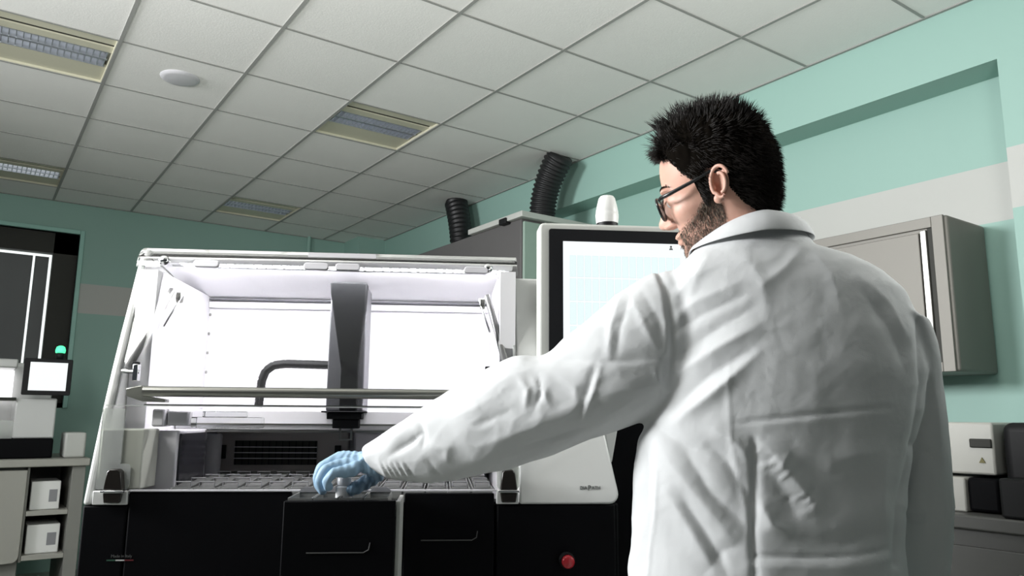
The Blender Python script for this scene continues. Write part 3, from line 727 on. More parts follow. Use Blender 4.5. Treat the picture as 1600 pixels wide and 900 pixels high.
def head_sdf(P):
    P = P.copy()
    S = P.copy(); S[:, 1] = np.abs(S[:, 1])
    d = sd_ell(S, (-0.002, 0, 0.045), (0.098, 0.077, 0.086))
    d = smin(d, sd_ell(S, (-0.030, 0, 0.012), (0.066, 0.066, 0.070)), 0.02)
    d = smin(d, sd_ell(S, (0.036, 0, -0.008), (0.061, 0.060, 0.086)), 0.02)
    d = smin(d, sd_ell(S, (0.035, 0.018, -0.062), (0.050, 0.040, 0.036)), 0.018)
    d = smin(d, sd_ell(S, (0.075, 0, -0.092), (0.020, 0.022, 0.017)), 0.02)
    d = smin(d, sd_ell(S, (0.060, 0.040, -0.020), (0.026, 0.022, 0.020)), 0.016)
    d = smin(d, sd_ell(S, (0.089, 0.028, 0.024), (0.010, 0.026, 0.007)), 0.010)
    d = smax(d, -sd_ell(S, (0.107, 0.032, 0.002), (0.021, 0.019, 0.014)), 0.010)
    d = smin(d, sd_ell(S, (0.078, 0.032, 0.003), (0.015, 0.015, 0.012)), 0.004)
    d = smin(d, sd_cap(S, (0.091, 0, 0.014), (0.113, 0, -0.028), 0.008, 0.0105), 0.010)
    d = smin(d, sd_ell(S, (0.116, 0, -0.031), (0.009, 0.009, 0.008)), 0.005)
    d = smin(d, sd_ell(S, (0.104, 0.012, -0.036), (0.011, 0.007, 0.007)), 0.005)
    d = smin(d, sd_ell(S, (0.093, 0, -0.060), (0.010, 0.023, 0.0055)), 0.005)
    d = smin(d, sd_ell(S, (0.091, 0, -0.071), (0.010, 0.020, 0.006)), 0.005)
    d = smin(d, sd_cap(P, (-0.022, 0, -0.035), NECK_END, 0.057, 0.060), 0.028)
    return d
CEN = np.array([0.0, 0.0, -0.01])
def star(dirs):
    lo = np.zeros(len(dirs)); hi = np.full(len(dirs), 0.32)
    # march from outside in so that the outermost surface is found
    t = np.full(len(dirs), 0.32); done = np.zeros(len(dirs), bool)
    for _ in range(160):
        d = head_sdf(CEN + dirs * t[:, None]); step = np.clip(d * 0.7, 0.0, 0.01)
        t = np.where(d > 0.0003, t - step, t)
    return CEN + dirs * t[:, None]
nu, nv = 150, 120
az = np.linspace(-math.pi, math.pi, nu, endpoint=False)
el = np.linspace(-math.pi / 2 + 0.01, math.pi / 2 - 0.01, nv)
A, E_ = np.meshgrid(az, el)
D_ = np.stack([np.cos(E_) * np.cos(A), np.cos(E_) * np.sin(A), np.sin(E_)], -1).reshape(-1, 3)
HP_ = star(D_)
HG = HP_.reshape(nv, nu, 3)
body = MB()
body.loft([list(map(tuple, H2C(HG[i]))) for i in range(nv)])
# ears
def ear(s):
    yb = 0.0725 * s
    def T(u, v, wv):   # u along front-back, v up, w outward; ear leans back and stands off the head
        a = math.radians(12); x = u * math.cos(a) - v * math.sin(a); z = u * math.sin(a) + v * math.cos(a)
        fl = math.radians(24); out = wv + (-u + 0.012) * math.sin(fl)
        return (x * 0.97 - 0.010, yb + s * out, z + 0.0)
    e = MB()
    # helix rim
    rim = []
    for t in np.linspace(-0.35, 4.75, 30):
        rim.append((0.0175 * math.cos(t) * (1 if t < 3 else 0.8), 0.009 + 0.0245 * math.sin(t), 0.006))
    rim = [(u if True else u, v, w) for u, v, w in rim]
    pts = []
    for i, t in enumerate(np.linspace(0.75, -3.9, 34)):    # from crus in front, over the top, down the back to the lobe
        ang = t + math.pi / 2 + 0.35
        u = 0.0165 * math.cos(ang); v = 0.006 + 0.0265 * math.sin(ang)
        if v < -0.012: u *= 0.72
        pts.append(T(-u * -1, v, 0.007))
    rr = [0.0037 * (0.7 + 0.3 * math.sin(math.pi * i / 33)) for i in range(34)]
    e.tube(pts, rr, 8)
    ah = []
    for t in np.linspace(1.9, -1.5, 16):
        ah.append(T(-0.0095 * math.cos(t) * 1.0, 0.004 + 0.0165 * math.sin(t), 0.0055))
    e.tube(ah, 0.0032, 8)
    # concha plate
    ring = [T(0.0155 * math.cos(t), 0.005 + 0.026 * math.sin(t), 0.003) for t in np.linspace(0, 2 * math.pi, 28, endpoint=False)]
    ring2 = [T(0.012 * math.cos(t), 0.004 + 0.021 * math.sin(t), 0.002) for t in np.linspace(0, 2 * math.pi, 28, endpoint=False)]
    ring3 = [T(0.006 + 0.006 * math.cos(t), -0.002 + 0.009 * math.sin(t), -0.005) for t in np.linspace(0, 2 * math.pi, 28, endpoint=False)]
    ringb = [T(0.0155 * math.cos(t) + 0.004, 0.005 + 0.024 * math.sin(t), -0.006) for t in np.linspace(0, 2 * math.pi, 28, endpoint=False)]
    e.loft([ringb, ring, ring2, ring3])
    # tragus and lobe
    c = T(0.0135, -0.003, 0.004); e.ball(c, (0.0045, 0.004, 0.0065), 10, 8)
    c = T(0.0055, -0.0225, 0.0045); e.ball(c, (0.0085, 0.0048, 0.0085), 14, 10)
    return e
for s in (1, -1):
    e = ear(s); body.add([tuple(p) for p in H2C(np.array(e.v))], e.f)
# closed upper chest, trunk, arms and legs under the clothes (one skin body)
def ring(c, rx, ry, n=24, ex=2.0):
    o = []
    for t in np.linspace(0, 2 * math.pi, n, endpoint=False):
        ct, st = math.cos(t), math.sin(t)
        o.append((c[0] + rx * math.copysign(abs(ct) ** (2 / ex), ct), c[1] + ry * math.copysign(abs(st) ** (2 / ex), st), c[2]))
    return o
TX = 0.455; TD = 1.345
body.loft([ring((TX, TD, 1.50), .05, .05), ring((TX, TD, 1.47), .12, .07), ring((TX, TD, 1.42), .155, .085), ring((TX, TD, 1.25), .15, .10), ring((TX, TD, 1.05), .135, .09), ring((TX, TD, 0.92), .15, .10), ring((TX, TD, 0.80), .13, .09)])
for s in (-1, 1):
    body.tube([(TX + .09 * s, TD, .86), (TX + .095 * s, TD + .01, .50), (TX + .10 * s, TD, .10)], [.075, .055, .04], 14)

def skin_mat():
    m = bpy.data.materials.new('skin'); m.use_nodes = True; nt = m.node_tree; b = nt.nodes['Principled BSDF']
    n = nt.nodes.new('ShaderNodeTexNoise'); n.inputs['Scale'].default_value = 28; tc = nt.nodes.new('ShaderNodeTexCoord')
    nt.links.new(tc.outputs['Object'], n.inputs['Vector'])
    mx = nt.nodes.new('ShaderNodeMix'); mx.data_type = 'RGBA'
    mx.inputs[6].default_value = (0.60, 0.33, 0.25, 1); mx.inputs[7].default_value = (0.68, 0.41, 0.32, 1)
    nt.links.new(n.outputs[0], mx.inputs[0]); nt.links.new(mx.outputs[2], b.inputs['Base Color'])
    b.inputs['Roughness'].default_value = 0.5
    b.inputs['Subsurface Weight'].default_value = 0.12; b.inputs['Subsurface Radius'].default_value = (0.012, 0.004, 0.002)
    n2 = nt.nodes.new('ShaderNodeTexNoise'); n2.inputs['Scale'].default_value = 500; nt.links.new(tc.outputs['Object'], n2.inputs['Vector'])
    bp = nt.nodes.new('ShaderNodeBump'); bp.inputs['Strength'].default_value = 0.15; bp.inputs['Distance'].default_value = 0.001
    nt.links.new(n2.outputs[0], bp.inputs['Height']); nt.links.new(bp.outputs[0], b.inputs['Normal'])
    return m
M_SKIN = skin_mat()
body.build('body', M_SKIN, per, smooth=True)
M_EYE = mat('eye_white', (0.75, 0.73, 0.70), 0.2); M_IRIS = mat('iris', (0.03, 0.018, 0.01), 0.15)
eye = MB()
for s in (1, -1):
    c = H2C((0.0835, 0.032 * s, 0.002))[0]; eye.ball(c, 0.0105, 16, 12)
ey = eye.build('eyes', M_EYE, per, smooth=True)

# ---- hair: a cap that follows the skull, covered with strands
def hair_t(P):      # thickness of the hair over a point of the skull, <=0 outside the hair
    x, y, z = P[:, 0], np.abs(P[:, 1]), P[:, 2]
    # hairline height as a function of x
    line = np.interp(x, [-0.12, -0.075, -0.055, -0.035, -0.018, -0.010, 0.006, 0.012, 0.026, 0.032, 0.050, 0.066, 0.090, 0.11],
                     [-0.085, -0.080, -0.066, -0.040, -0.002, 0.030, 0.034, -0.020, -0.024, 0.022, 0.045, 0.074, 0.084, 0.10])
    h = z - line
    topness = np.clip((z - 0.055) / 0.06, 0, 1)
    t = 0.005 + 0.003 * np.clip((z + 0.02) / 0.06, 0, 1) + 0.013 * topness
    t *= np.clip(h / 0.022, 0.08, 1)
    return np.where(h > 0, t, -1), h
nu2, nv2 = 220, 130
az = np.linspace(-math.pi, math.pi, nu2, endpoint=False); el = np.linspace(-0.9, math.pi / 2 - 0.005, nv2)
A, E_ = np.meshgrid(az, el)
DD = np.stack([np.cos(E_) * np.cos(A), np.cos(E_) * np.sin(A), np.sin(E_)], -1).reshape(-1, 3)
SP = star(DD); th, hh = hair_t(SP)
nz2 = np.array([noise.noise(Vector((p[0] * 150, p[1] * 150, p[2] * 60))) for p in SP])
nz = np.array([noise.noise(Vector(p * 45)) for p in SP])
OP = SP + DD * (np.maximum(th, 0) * (1 + 0.35 * nz + 0.25 * nz2) + 0.0006)[:, None]
faces = []
ok = th > 0
for i in range(nv2 - 1):
    for j in range(nu2):
        k = (j + 1) % nu2; q = (i * nu2 + j, i * nu2 + k, (i + 1) * nu2 + k, (i + 1) * nu2 + j)
        if ok[q[0]] and ok[q[1]] and ok[q[2]] and ok[q[3]]: faces.append(q)
used = sorted({a for q in faces for a in q}); mp_ = {a: i for i, a in enumerate(used)}
hair = MB(); hair.cur = 1; hair.add([tuple(p) for p in H2C(OP[used])], [tuple(mp_[a] for a in q) for q in faces])
hair.add([tuple(H2C(OP[(nv2 - 1) * nu2 + j])[0]) for j in range(nu2)], [tuple(range(nu2))])
hair.cur = 0
def strand(mb, p0, d0, d1, L, r):
    """one tapered three-sided strand that starts along d0 and bends to d1"""
    pts = []; p = p0.copy()
    for s in range(5):
        pts.append(p.copy()); w = s / 4; d = d0 * (1 - w) + d1 * w; d /= np.linalg.norm(d) + 1e-9; p = p + d * L / 4
    a = np.cross(d0, (0.31, 0.77, 0.55)); a /= np.linalg.norm(a) + 1e-9; b = np.cross(d0, a); b /= np.linalg.norm(b) + 1e-9
    vs = []
    for s, q in enumerate(pts[:-1]):
        rr = r * (1 - 0.8 * s / 4)
        for w in (0, 2.094, 4.189): vs.append(q + (a * math.cos(w) + b * math.sin(w)) * rr)
    vs.append(pts[-1]); fs = []
    for s in range(3):
        for j in range(3):
            k = (j + 1) % 3; fs.append((s * 3 + j, s * 3 + k, s * 3 + 3 + k, s * 3 + 3 + j))
    fs += [(9, 10, 12), (10, 11, 12), (11, 9, 12)]
    mb.add(vs, fs)
cand = np.where(ok)[0]
wgt = np.cos(E_.reshape(-1)[cand]); wgt = wgt / wgt.sum()
wgt *= np.where((SP[cand][:, 0] > 0.035) & (SP[cand][:, 2] < 0.095), 2.6, 1.0); wgt /= wgt.sum()
pick = rng.choice(cand, 13000, p=wgt)
st = MB()
for i in pick:
    p = SP[i] + rng.normal(0, 0.0012, 3); n = DD[i]; x, y, z = p
    top = np.clip((z - 0.065) / 0.05, 0, 1); front = np.clip((x + 0.0) / 0.08, 0, 1) * top
    cl = np.array([noise.noise(Vector(p * 38) + Vector((9, 0, 0))), noise.noise(Vector(p * 38) + Vector((0, 9, 0))), noise.noise(Vector(p * 38) + Vector((0, 0, 9)))])
    flow = np.array([-0.75 + 1.15 * front, 0.05, -1.0 + 1.5 * top]) + cl * (0.5 + 1.3 * top)
    d1 = n * (0.12 + 0.75 * top) + flow * 0.8; d0 = n * (0.30 + 0.65 * top) + flow * 0.5
    d0 /= np.linalg.norm(d0); d1 /= np.linalg.norm(d1)
    L = (0.010 + 0.004 * np.clip(hh[i] / 0.03, 0, 1)) * (1 - top) + top * (0.026 + 0.022 * front) ; L *= rng.uniform(0.65, 1.3)
    if hh[i] < 0.012 and top < 0.3: L *= 0.6
    strand(st, p + n * max(th[i], 0) * 0.55, d0, d1, L, 0.0006 + 0.0004 * top)
P_ = H2C(np.array(st.v)); hair.add([tuple(p) for p in P_], st.f)
M_HAIR = mat('dark_brown_hair', (0.011, 0.008, 0.0065), 0.55, spec=0.3)
hair.build('hair', [M_HAIR, mat('hair_base', (0.006, 0.005, 0.004), 1.0, spec=0.0)], per, smooth=True)

# ---- beard: short grey-brown strands over the jaw
def beard_w(P):
    x, y, z = P[:, 0], np.abs(P[:, 1]), P[:, 2]
    topl = np.interp(x, [-0.01, 0.008, 0.026, 0.045, 0.07, 0.084, 0.10, 0.13], [-0.03, 0.002, -0.006, -0.026, -0.040, -0.046, -0.046, -0.046])
    low = np.interp(x, [-0.02, 0.0, 0.02, 0.05, 0.09], [-0.03, -0.062, -0.088, -0.112, -0.12])
    lips = (np.abs(z + 0.0655) < 0.010) & (y < 0.022) & (x > 0.084)
    m = np.minimum((topl - z) / 0.010, (z - low) / 0.014); m = np.where((x < 0.000) | lips, -1, m)
    return np.clip(m, -1, 1)
nb = 60000
dd = rng.normal(0, 1, (nb, 3)); dd /= np.linalg.norm(dd, axis=1)[:, None]
dd = dd[(dd[:, 2] < 0.1) & (dd[:, 0] > -0.3) & (dd[:, 2] > -0.97)]
BP = star(dd); bw = beard_w(BP); sel = np.where(rng.uniform(0, 1, len(bw)) < bw * 0.9)[0][:12500]
bd = [MB(), MB()]
for i in sel:
    p = BP[i]; n = dd[i]; d0 = n * 0.55 + np.array([-0.15, 0, -0.8]) + rng.normal(0, 0.28, 3); d0 /= np.linalg.norm(d0)
    d1 = n * 0.15 + np.array([0.1, 0, -1]) + rng.normal(0, 0.4, 3); d1 /= np.linalg.norm(d1)
    strand(bd[1 if rng.uniform() < 0.4 else 0], p - n * 0.0005, d0, d1, rng.uniform(0.005, 0.010), 0.00033)
M_BRD1 = mat('beard_dark', (0.07, 0.052, 0.04), 0.5); M_BRD2 = mat('beard_grey', (0.34, 0.28, 0.22), 0.5)
bm_ = MB(); bm_.add([tuple(p) for p in H2C(np.array(bd[0].v))], bd[0].f); bm_.cur = 1; bm_.add([tuple(p) for p in H2C(np.array(bd[1].v))], bd[1].f)
bm_.build('beard', [M_BRD1, M_BRD2], per, smooth=True)
# eyebrows
eb_ = MB()
for s in (1, -1):
    for k in range(150):
        u = rng.uniform(0, 1); yy = (0.014 + 0.036 * u) * s; zz = 0.026 + 0.006 * math.sin(u * 2.4) + rng.normal(0, 0.0016)
        q = np.array([0.098 - 0.016 * u * u, yy, zz]); d = q - CEN; d /= np.linalg.norm(d); q = star(d[None])[0]
        strand(eb_, q, d * 0.3 + np.array([-0.2 * u, s * 0.9, 0.3]), np.array([-0.4 * u, s * 1.0, -0.1]), 0.008, 0.0004)
eb2 = MB(); eb2.add([tuple(p) for p in H2C(np.array(eb_.v))], eb_.f); eb2.build('eyebrows', M_HAIR, per, smooth=True)

# ---- glasses
gl = MB(); fx = 0.108
def lens_outline(s, r=0.0):
    pts = []
    for t in np.linspace(0, 2 * math.pi, 32, endpoint=False):
        ct, st_ = math.cos(t), math.sin(t); e_ = 2 / 2.9
        yy = 0.0335 + (0.0255 + r) * math.copysign(abs(ct) ** e_, ct) * (1 - 0.08 * (st_ < 0) * abs(st_)); zz = -0.004 + (0.0205 + r) * math.copysign(abs(st_) ** e_, st_)
        pts.append((fx - 0.10 * abs(yy) ** 1.3 * 1.0 + 0.06 * (zz), s * yy, zz))
    return pts
for s in (1, -1):
    o_ = lens_outline(s); gl.tube(o_ + [o_[0]], 0.0023, 8, cap=False)
    gl.tube([(fx - 0.008, 0.058 * s, 0.012), (fx - 0.013, 0.070 * s, 0.013), (0.075, 0.0760 * s, 0.015), (0.03, 0.0790 * s, 0.022), (0.000, 0.080 * s, 0.028), (-0.020, 0.079 * s, 0.020), (-0.032, 0.074 * s, 0.002)],
            [0.0024] * 5 + [0.002, 0.0018], 8, ry=[0.0036, 0.0036, 0.0036, 0.0032, 0.0028, 0.0025, 0.002])
gl.tube([(fx + 0.0, 0.009, 0.006), (fx + 0.004, 0, 0.008), (fx + 0.0, -0.009, 0.006)], 0.0022, 8)
g2 = MB(); g2.add([tuple(p) for p in H2C(np.array(gl.v))], gl.f)
go = g2.build('eyeglasses', mat('dark_frame', (0.012, 0.013, 0.014), 0.25), per, smooth=True)
for s in (1, -1):
    o_ = lens_outline(s); g3 = MB(); g3.add([tuple(p) for p in H2C(np.array(o_))] + [tuple(p) for p in H2C(np.array(o_) - np.array([0.0012, 0, 0]))],
        [tuple(range(32)), tuple(range(63, 31, -1))] + [(i, (i + 1) % 32, 32 + (i + 1) % 32, 32 + i) for i in range(32)])
    g3.build('lens', M_LENS, go)

# ---- lab coat: trunk and two sleeves as lofts, fused, smoothed and creased
def PCm(px, py, D): return pc(px, py, D)
AX = lambda p: (p[1] * math.cos(PITCH) + (p[2] - CAMZ) * math.sin(PITCH)) / FPX     # metres per pixel there
def trunk_ring(y, L, R, D, hd, ex=2.3, n=48, tilt=0.0):
    a = pc(L, y, D); b = pc(R, y, D); c = (a + b) / 2; rx = (b[0] - a[0]) / 2; o = []
    for t in np.linspace(0, 2 * math.pi, n, endpoint=False):
        ct, st_ = math.cos(t), math.sin(t); u = math.copysign(abs(ct) ** (2 / ex), ct); v = math.copysign(abs(st_) ** (2 / ex), st_)
        o.append((c[0] + rx * u, c[1] + hd * v, c[2] + (b[2] - a[2]) / 2 * u + tilt * v))
    return o
def hem(z, rx, rd, cx=0.468, cd=1.325): return [(cx + rx * math.cos(t), cd + rd * math.sin(t), z) for t in np.linspace(0, 2 * math.pi, 48, endpoint=False)]
coat = MB()
rings = [hem(1.602, .060, .060, .43, 1.335), hem(1.578, .088, .078, .43, 1.335), hem(1.548, .106, .088, .432, 1.33),
         trunk_ring(415, 1062, 1332, 1.325, .088, tilt=-.015), trunk_ring(440, 1038, 1375, 1.325, .100, tilt=-.02), trunk_ring(470, 1028, 1408, 1.325, .112, tilt=-.02),
         trunk_ring(520, 1032, 1430, 1.325, .126), trunk_ring(580, 1034, 1436, 1.325, .132), trunk_ring(640, 1020, 1432, 1.325, .132),
         trunk_ring(690, 996, 1422, 1.325, .130), trunk_ring(760, 988, 1408, 1.325, .128), trunk_ring(840, 988, 1400, 1.325, .134), trunk_ring(900, 982, 1404, 1.325, .142)]
zb = rings[-1]; cz = np.mean([p[2] for p in zb])
rings += [hem(0.86, .232, .155), hem(0.70, .242, .168), hem(0.55, .252, .178)]
coat.loft([[tuple(p) for p in r] for r in rings[::-1]])

def sleeve(mb, secs, n=28):
    """secs: (top px, bottom px, distance, depth ratio)"""
    cs = []; ups = []; rs = []; rd = []
    for (tx_, ty_), (bx, by), D, k in secs:
        a = pc(tx_, ty_, D); b = pc(bx, by, D); cs.append((a + b) / 2); ups.append((a - b) / 2); rs.append(np.linalg.norm(a - b) / 2); rd.append(k)
    rings = []
    for i, c in enumerate(cs):
        t = cs[min(i + 1, len(cs) - 1)] - cs[max(i - 1, 0)]; t /= np.linalg.norm(t)
        u = ups[i] - t * (ups[i] @ t) * 0.0; un = u / np.linalg.norm(u); w_ = np.cross(t, un); w_ /= np.linalg.norm(w_)
        rings.append([c + un * rs[i] * math.cos(q) + w_ * rs[i] * rd[i] * math.sin(q) for q in np.linspace(0, 2 * math.pi, n, endpoint=False)])
    # catmull-rom style refinement
    R = [np.array(r) for r in rings]; out = []
    for i in range(len(R) - 1):
        p0 = R[max(i - 1, 0)]; p1 = R[i]; p2 = R[i + 1]; p3 = R[min(i + 2, len(R) - 1)]
        for s in (0, 0.25, 0.5, 0.75):
            out.append(0.5 * ((2 * p1) + (-p0 + p2) * s + (2 * p0 - 5 * p1 + 4 * p2 - p3) * s * s + (-p0 + 3 * p1 - 3 * p2 + p3) * s ** 3))
    out.append(R[-1]); mb.loft([[tuple(p) for p in r] for r in out])
sleeve(coat, [((1110, 425), (1100, 640), 1.325, .55), ((1028, 424), (1020, 655), 1.325, .62), ((985, 444), (985, 668), 1.33, .66), ((932, 486), (950, 681), 1.335, .70), ((885, 527), (915, 692), 1.345, .74),
              ((850, 552), (880, 706), 1.355, .78), ((812, 555), (838, 720), 1.370, .78), ((772, 572), (800, 732), 1.385, .78), ((718, 602), (752, 742), 1.405, .80), ((668, 632), (704, 752), 1.425, .80),
              ((625, 660), (655, 755), 1.44, .82), ((590, 682), (615, 750), 1.452, .85), ((566, 697), (588, 738), 1.460, .9)])
sleeve(coat, [((1330, 470), (1440, 500), 1.325, 1.3), ((1335, 520), (1458, 540), 1.33, 1.05), ((1365, 590), (1468, 600), 1.34, 1.0), ((1375, 680), (1478, 680), 1.36, 1.0),
              ((1380, 760), (1484, 760), 1.385, 1.0), ((1385, 830), (1484, 830), 1.42, .95), ((1395, 900), (1478, 905), 1.46, .95), ((1400, 950), (1470, 970), 1.50, .95), ((1405, 985), (1455, 1015), 1.53, 1.0)])
co = coat.build('lab_coat', M_COAT, per)
rm = co.modifiers.new('r', 'REMESH'); rm.mode = 'VOXEL'; rm.voxel_size = 0.0042; rm.use_smooth_shade = True
sm_ = co.modifiers.new('s', 'SMOOTH'); sm_.factor = 0.5; sm_.iterations = 16
dg = bpy.context.evaluated_depsgraph_get(); me = bpy.data.meshes.new_from_object(co.evaluated_get(dg)); co.modifiers.clear(); old = co.data; co.data = me; bpy.data.meshes.remove(old)
me.materials.clear(); me.materials.append(M_COAT)
nvx = len(me.vertices); VC = np.zeros(nvx * 3); me.vertices.foreach_get('co', VC); VC = VC.reshape(-1, 3)
VN = np.zeros(nvx * 3); me.vertex_normals.foreach_get('vector', VN); VN = VN.reshape(-1, 3)
# frontal picture coordinates of the cloth, used to lay the folds out on the side seen in the photograph
def to_px(P):
    W = np.stack([P[:, 0] * CY + P[:, 1] * SY, -P[:, 0] * SY + P[:, 1] * CY, P[:, 2] - CAMZ], 1)
    a = W @ rt; b = W @ up; d = W @ fw
    return np.stack([800 + FPX * a / d, 450 - FPX * b / d], 1)
PX = to_px(VC)
facing = np.clip(-(VN[:, 1]) * 2.0 + 0.6, 0, 1)
disp = np.zeros(nvx)
def seg_dist(Q, a, b):
    a = np.array(a, float); b = np.array(b, float); ab = b - a; h = np.clip(((Q - a) @ ab) / (ab @ ab), 0, 1)
    return np.linalg.norm(Q - (a + h[:, None] * ab), axis=1), h
def crease(pts, sig, amp, taper=True, skew=0.0):
    """a fold along a polyline: amp>0 ridge, amp<0 valley (metres), sig in picture pixels"""
    global disp
    best = np.full(nvx, 1e9); par = np.zeros(nvx); sgn = np.zeros(nvx); n = len(pts) - 1
    for i in range(n):
        d, h = seg_dist(PX, pts[i], pts[i + 1]); m = d < best
        a = np.array(pts[i], float); ab = np.array(pts[i + 1], float) - a
        sg = np.sign(ab[0] * (PX[:, 1] - a[1]) - ab[1] * (PX[:, 0] - a[0]))
        best = np.where(m, d, best); par = np.where(m, (i + h) / n, par); sgn = np.where(m, sg, sgn)
    prof = lambda q_: 0.45 * np.exp(-q_ ** 2) + 0.55 * np.exp(-1.5 * q_)
    w_ = prof(best / sig)
    if skew: w_ = np.where(sgn > 0, w_, prof(best / (sig * skew)))
    if taper: w_ *= np.sin(np.clip(par, 0.0, 1.0) * math.pi * 0.94 + 0.09) ** 0.7
    disp += amp * w_ * facing
# seams
crease([(1028, 424), (1042, 455), (1050, 500), (1051, 550), (1044, 600)], 7, -0.0045, taper=False)
crease([(1022, 428), (1034, 460), (1040, 505), (1041, 550)], 6, 0.002, taper=False)
crease([(1140, 560), (1138, 620), (1142, 690), (1158, 760), (1172, 830), (1176, 900)], 5, 0.0018)
crease([(1026, 735), (1024, 800), (1016, 860), (1012, 900)], 4, 0.0022, taper=False)
crease([(1178, 690), (1180, 760), (1177, 830), (1179, 900)], 7, -0.006, taper=False)
crease([(1140, 662), (1200, 655), (1290, 645), (1390, 637)], 4, -0.003)
crease([(1140, 672), (1200, 665), (1290, 655), (1390, 647)], 8, 0.001)
crease([(1180, 868), (1280, 871), (1340, 868), (1388, 858)], 4, -0.003, taper=False)
crease([(1180, 884), (1280, 887), (1340, 884), (1388, 874)], 14, 0.0035, taper=False)
# pulls from the armpit across the back
crease([(1052, 560), (1110, 520), (1185, 475)], 13, -0.005); crease([(1052, 590), (1120, 545), (1190, 505)], 11, 0.006)
crease([(1045, 640), (1110, 585), (1180, 545)], 14, -0.007); crease([(1050, 668), (1120, 610), (1190, 545)], 12, 0.007)
crease([(1010, 665), (1080, 640), (1145, 590)], 16, 0.004)
crease([(1052, 500), (1090, 470), (1160, 440)], 10, 0.004); crease([(1052, 520), (1100, 490), (1170, 458)], 8, -0.004)
crease([(1052, 470), (1080, 435), (1120, 415)], 8, 0.003)
# upper back pulls towards the collar
crease([(1110, 395), (1090, 430), (1075, 470)], 9, 0.003); crease([(1160, 395), (1190, 440), (1200, 500)], 16, 0.003)
crease([(1255, 385), (1225, 420), (1185, 450)], 9, 0.003); crease([(1270, 392), (1300, 430), (1320, 500)], 14, 0.003)
crease([(1330, 420), (1385, 470), (1425, 540)], 12, 0.004); crease([(1345, 450), (1390, 510), (1420, 590)], 12, -0.004)
crease([(1436, 500), (1442, 600), (1428, 700), (1405, 790), (1398, 880)], 9, -0.008, taper=False)
# waist: bright crumple beside the centre seam
crease([(1100, 690), (1135, 720), (1170, 775)], 12, -0.006); crease([(1110, 672), (1150, 690), (1172, 720)], 9, 0.006)
crease([(1190, 690), (1225, 730), (1262, 775), (1278, 805)], 22, 0.009); crease([(1200, 735), (1230, 775), (1245, 815)], 16, -0.005)
crease([(1185, 780), (1205, 820), (1240, 835)], 13, 0.008)
rr_ = random.Random(4)
for k_ in range(16):
    u_ = rr_.random(); cx_ = 1190 + 92 * u_ + rr_.uniform(-16, 10); cy_ = 700 + 105 * u_ + rr_.uniform(-10, 14); l_ = rr_.uniform(9, 20); an_ = rr_.uniform(0.35, 1.1)
    crease([(cx_ - l_ * math.cos(an_), cy_ + l_ * math.sin(an_)), (cx_ + rr_.uniform(-3, 3), cy_ + rr_.uniform(-3, 3)), (cx_ + l_ * math.cos(an_), cy_ - l_ * math.sin(an_))], rr_.uniform(3, 6), rr_.choice((0.0028, 0.0018, -0.0022)))
# diagonal drapes in the left skirt
crease([(1030, 700), (1085, 770), (1150, 850)], 14, 0.006, skew=1.6); crease([(1060, 690), (1110, 770), (1172, 830)], 12, -0.006)
crease([(1035, 760), (1075, 820), (1120, 900)], 14, 0.006); crease([(1060, 770), (1100, 830), (1140, 900)], 11, -0.006)
crease([(1005, 680), (1012, 740), (1010, 800)], 12, -0.005); crease([(1010, 655), (1060, 690), (1110, 715)], 14, -0.007)
crease([(1100, 900), (1130, 860), (1165, 850)], 12, -0.003)
# lower back soft folds
crease([(1240, 690), (1300, 720), (1390, 700)], 20, 0.004); crease([(1250, 840), (1320, 850), (1390, 830)], 22, -0.006)
crease([(1385, 700), (1378, 780), (1385, 850)], 16, 0.004)
# left sleeve
crease([(972, 455), (955, 510), (950, 560)], 6, 0.004); crease([(985, 458), (968, 515), (962, 560)], 6, -0.003)
crease([(985, 460), (1008, 510), (1030, 550)], 7, 0.003); crease([(1000, 450), (1030, 500), (1042, 550)], 8, -0.003)
crease([(940, 570), (928, 610), (912, 655)], 5, 0.004); crease([(930, 572), (918, 612), (902, 650)], 6, -0.0035)
crease([(1022, 575), (1032, 600), (1036, 615)], 4, 0.003); crease([(1040, 560), (1036, 590), (1030, 615)], 4, -0.003)
crease([(1045, 560), (960, 565), (880, 562), (820, 560)], 12, -0.004, skew=0.5); crease([(1040, 600), (960, 612), (880, 640), (800, 668)], 16, 0.004)
crease([(900, 640), (820, 672), (740, 700)], 12, 0.0035); crease([(960, 650), (880, 680), (800, 705)], 12, -0.003)
crease([(810, 590), (825, 610), (820, 640)], 6, 0.005); crease([(832, 592), (850, 612), (858, 632)], 6, 0.0045); crease([(840, 588), (846, 612), (835, 640)], 5, -0.005)
crease([(870, 585), (900, 605), (900, 625)], 7, 0.003); crease([(800, 640), (770, 655), (740, 665)], 8, -0.004); crease([(780, 615), (740, 640), (700, 655)], 10, 0.003)
crease([(660, 675), (640, 692), (608, 712)], 6, -0.008); crease([(655, 660), (662, 680), (660, 700)], 5, -0.005); crease([(640, 668), (620, 682), (600, 690)], 8, 0.004)
crease([(670, 695), (700, 700), (698, 725)], 9, 0.004); crease([(665, 715), (680, 735), (690, 745)], 6, -0.003)
for x_ in (598, 606, 614, 623, 633): crease([(x_ - 6, 722), (x_ + 2, 735), (x_ + 8, 748)], 3.6, 0.004); crease([(x_ - 2, 722), (x_ + 6, 735), (x_ + 12, 748)], 3.2, -0.003)
# right sleeve
crease([(1450, 560), (1460, 620), (1470, 690)], 9, 0.003); crease([(1420, 690), (1445, 705), (1465, 725)], 10, -0.004); crease([(1412, 800), (1430, 806), (1448, 806)], 8, -0.004)

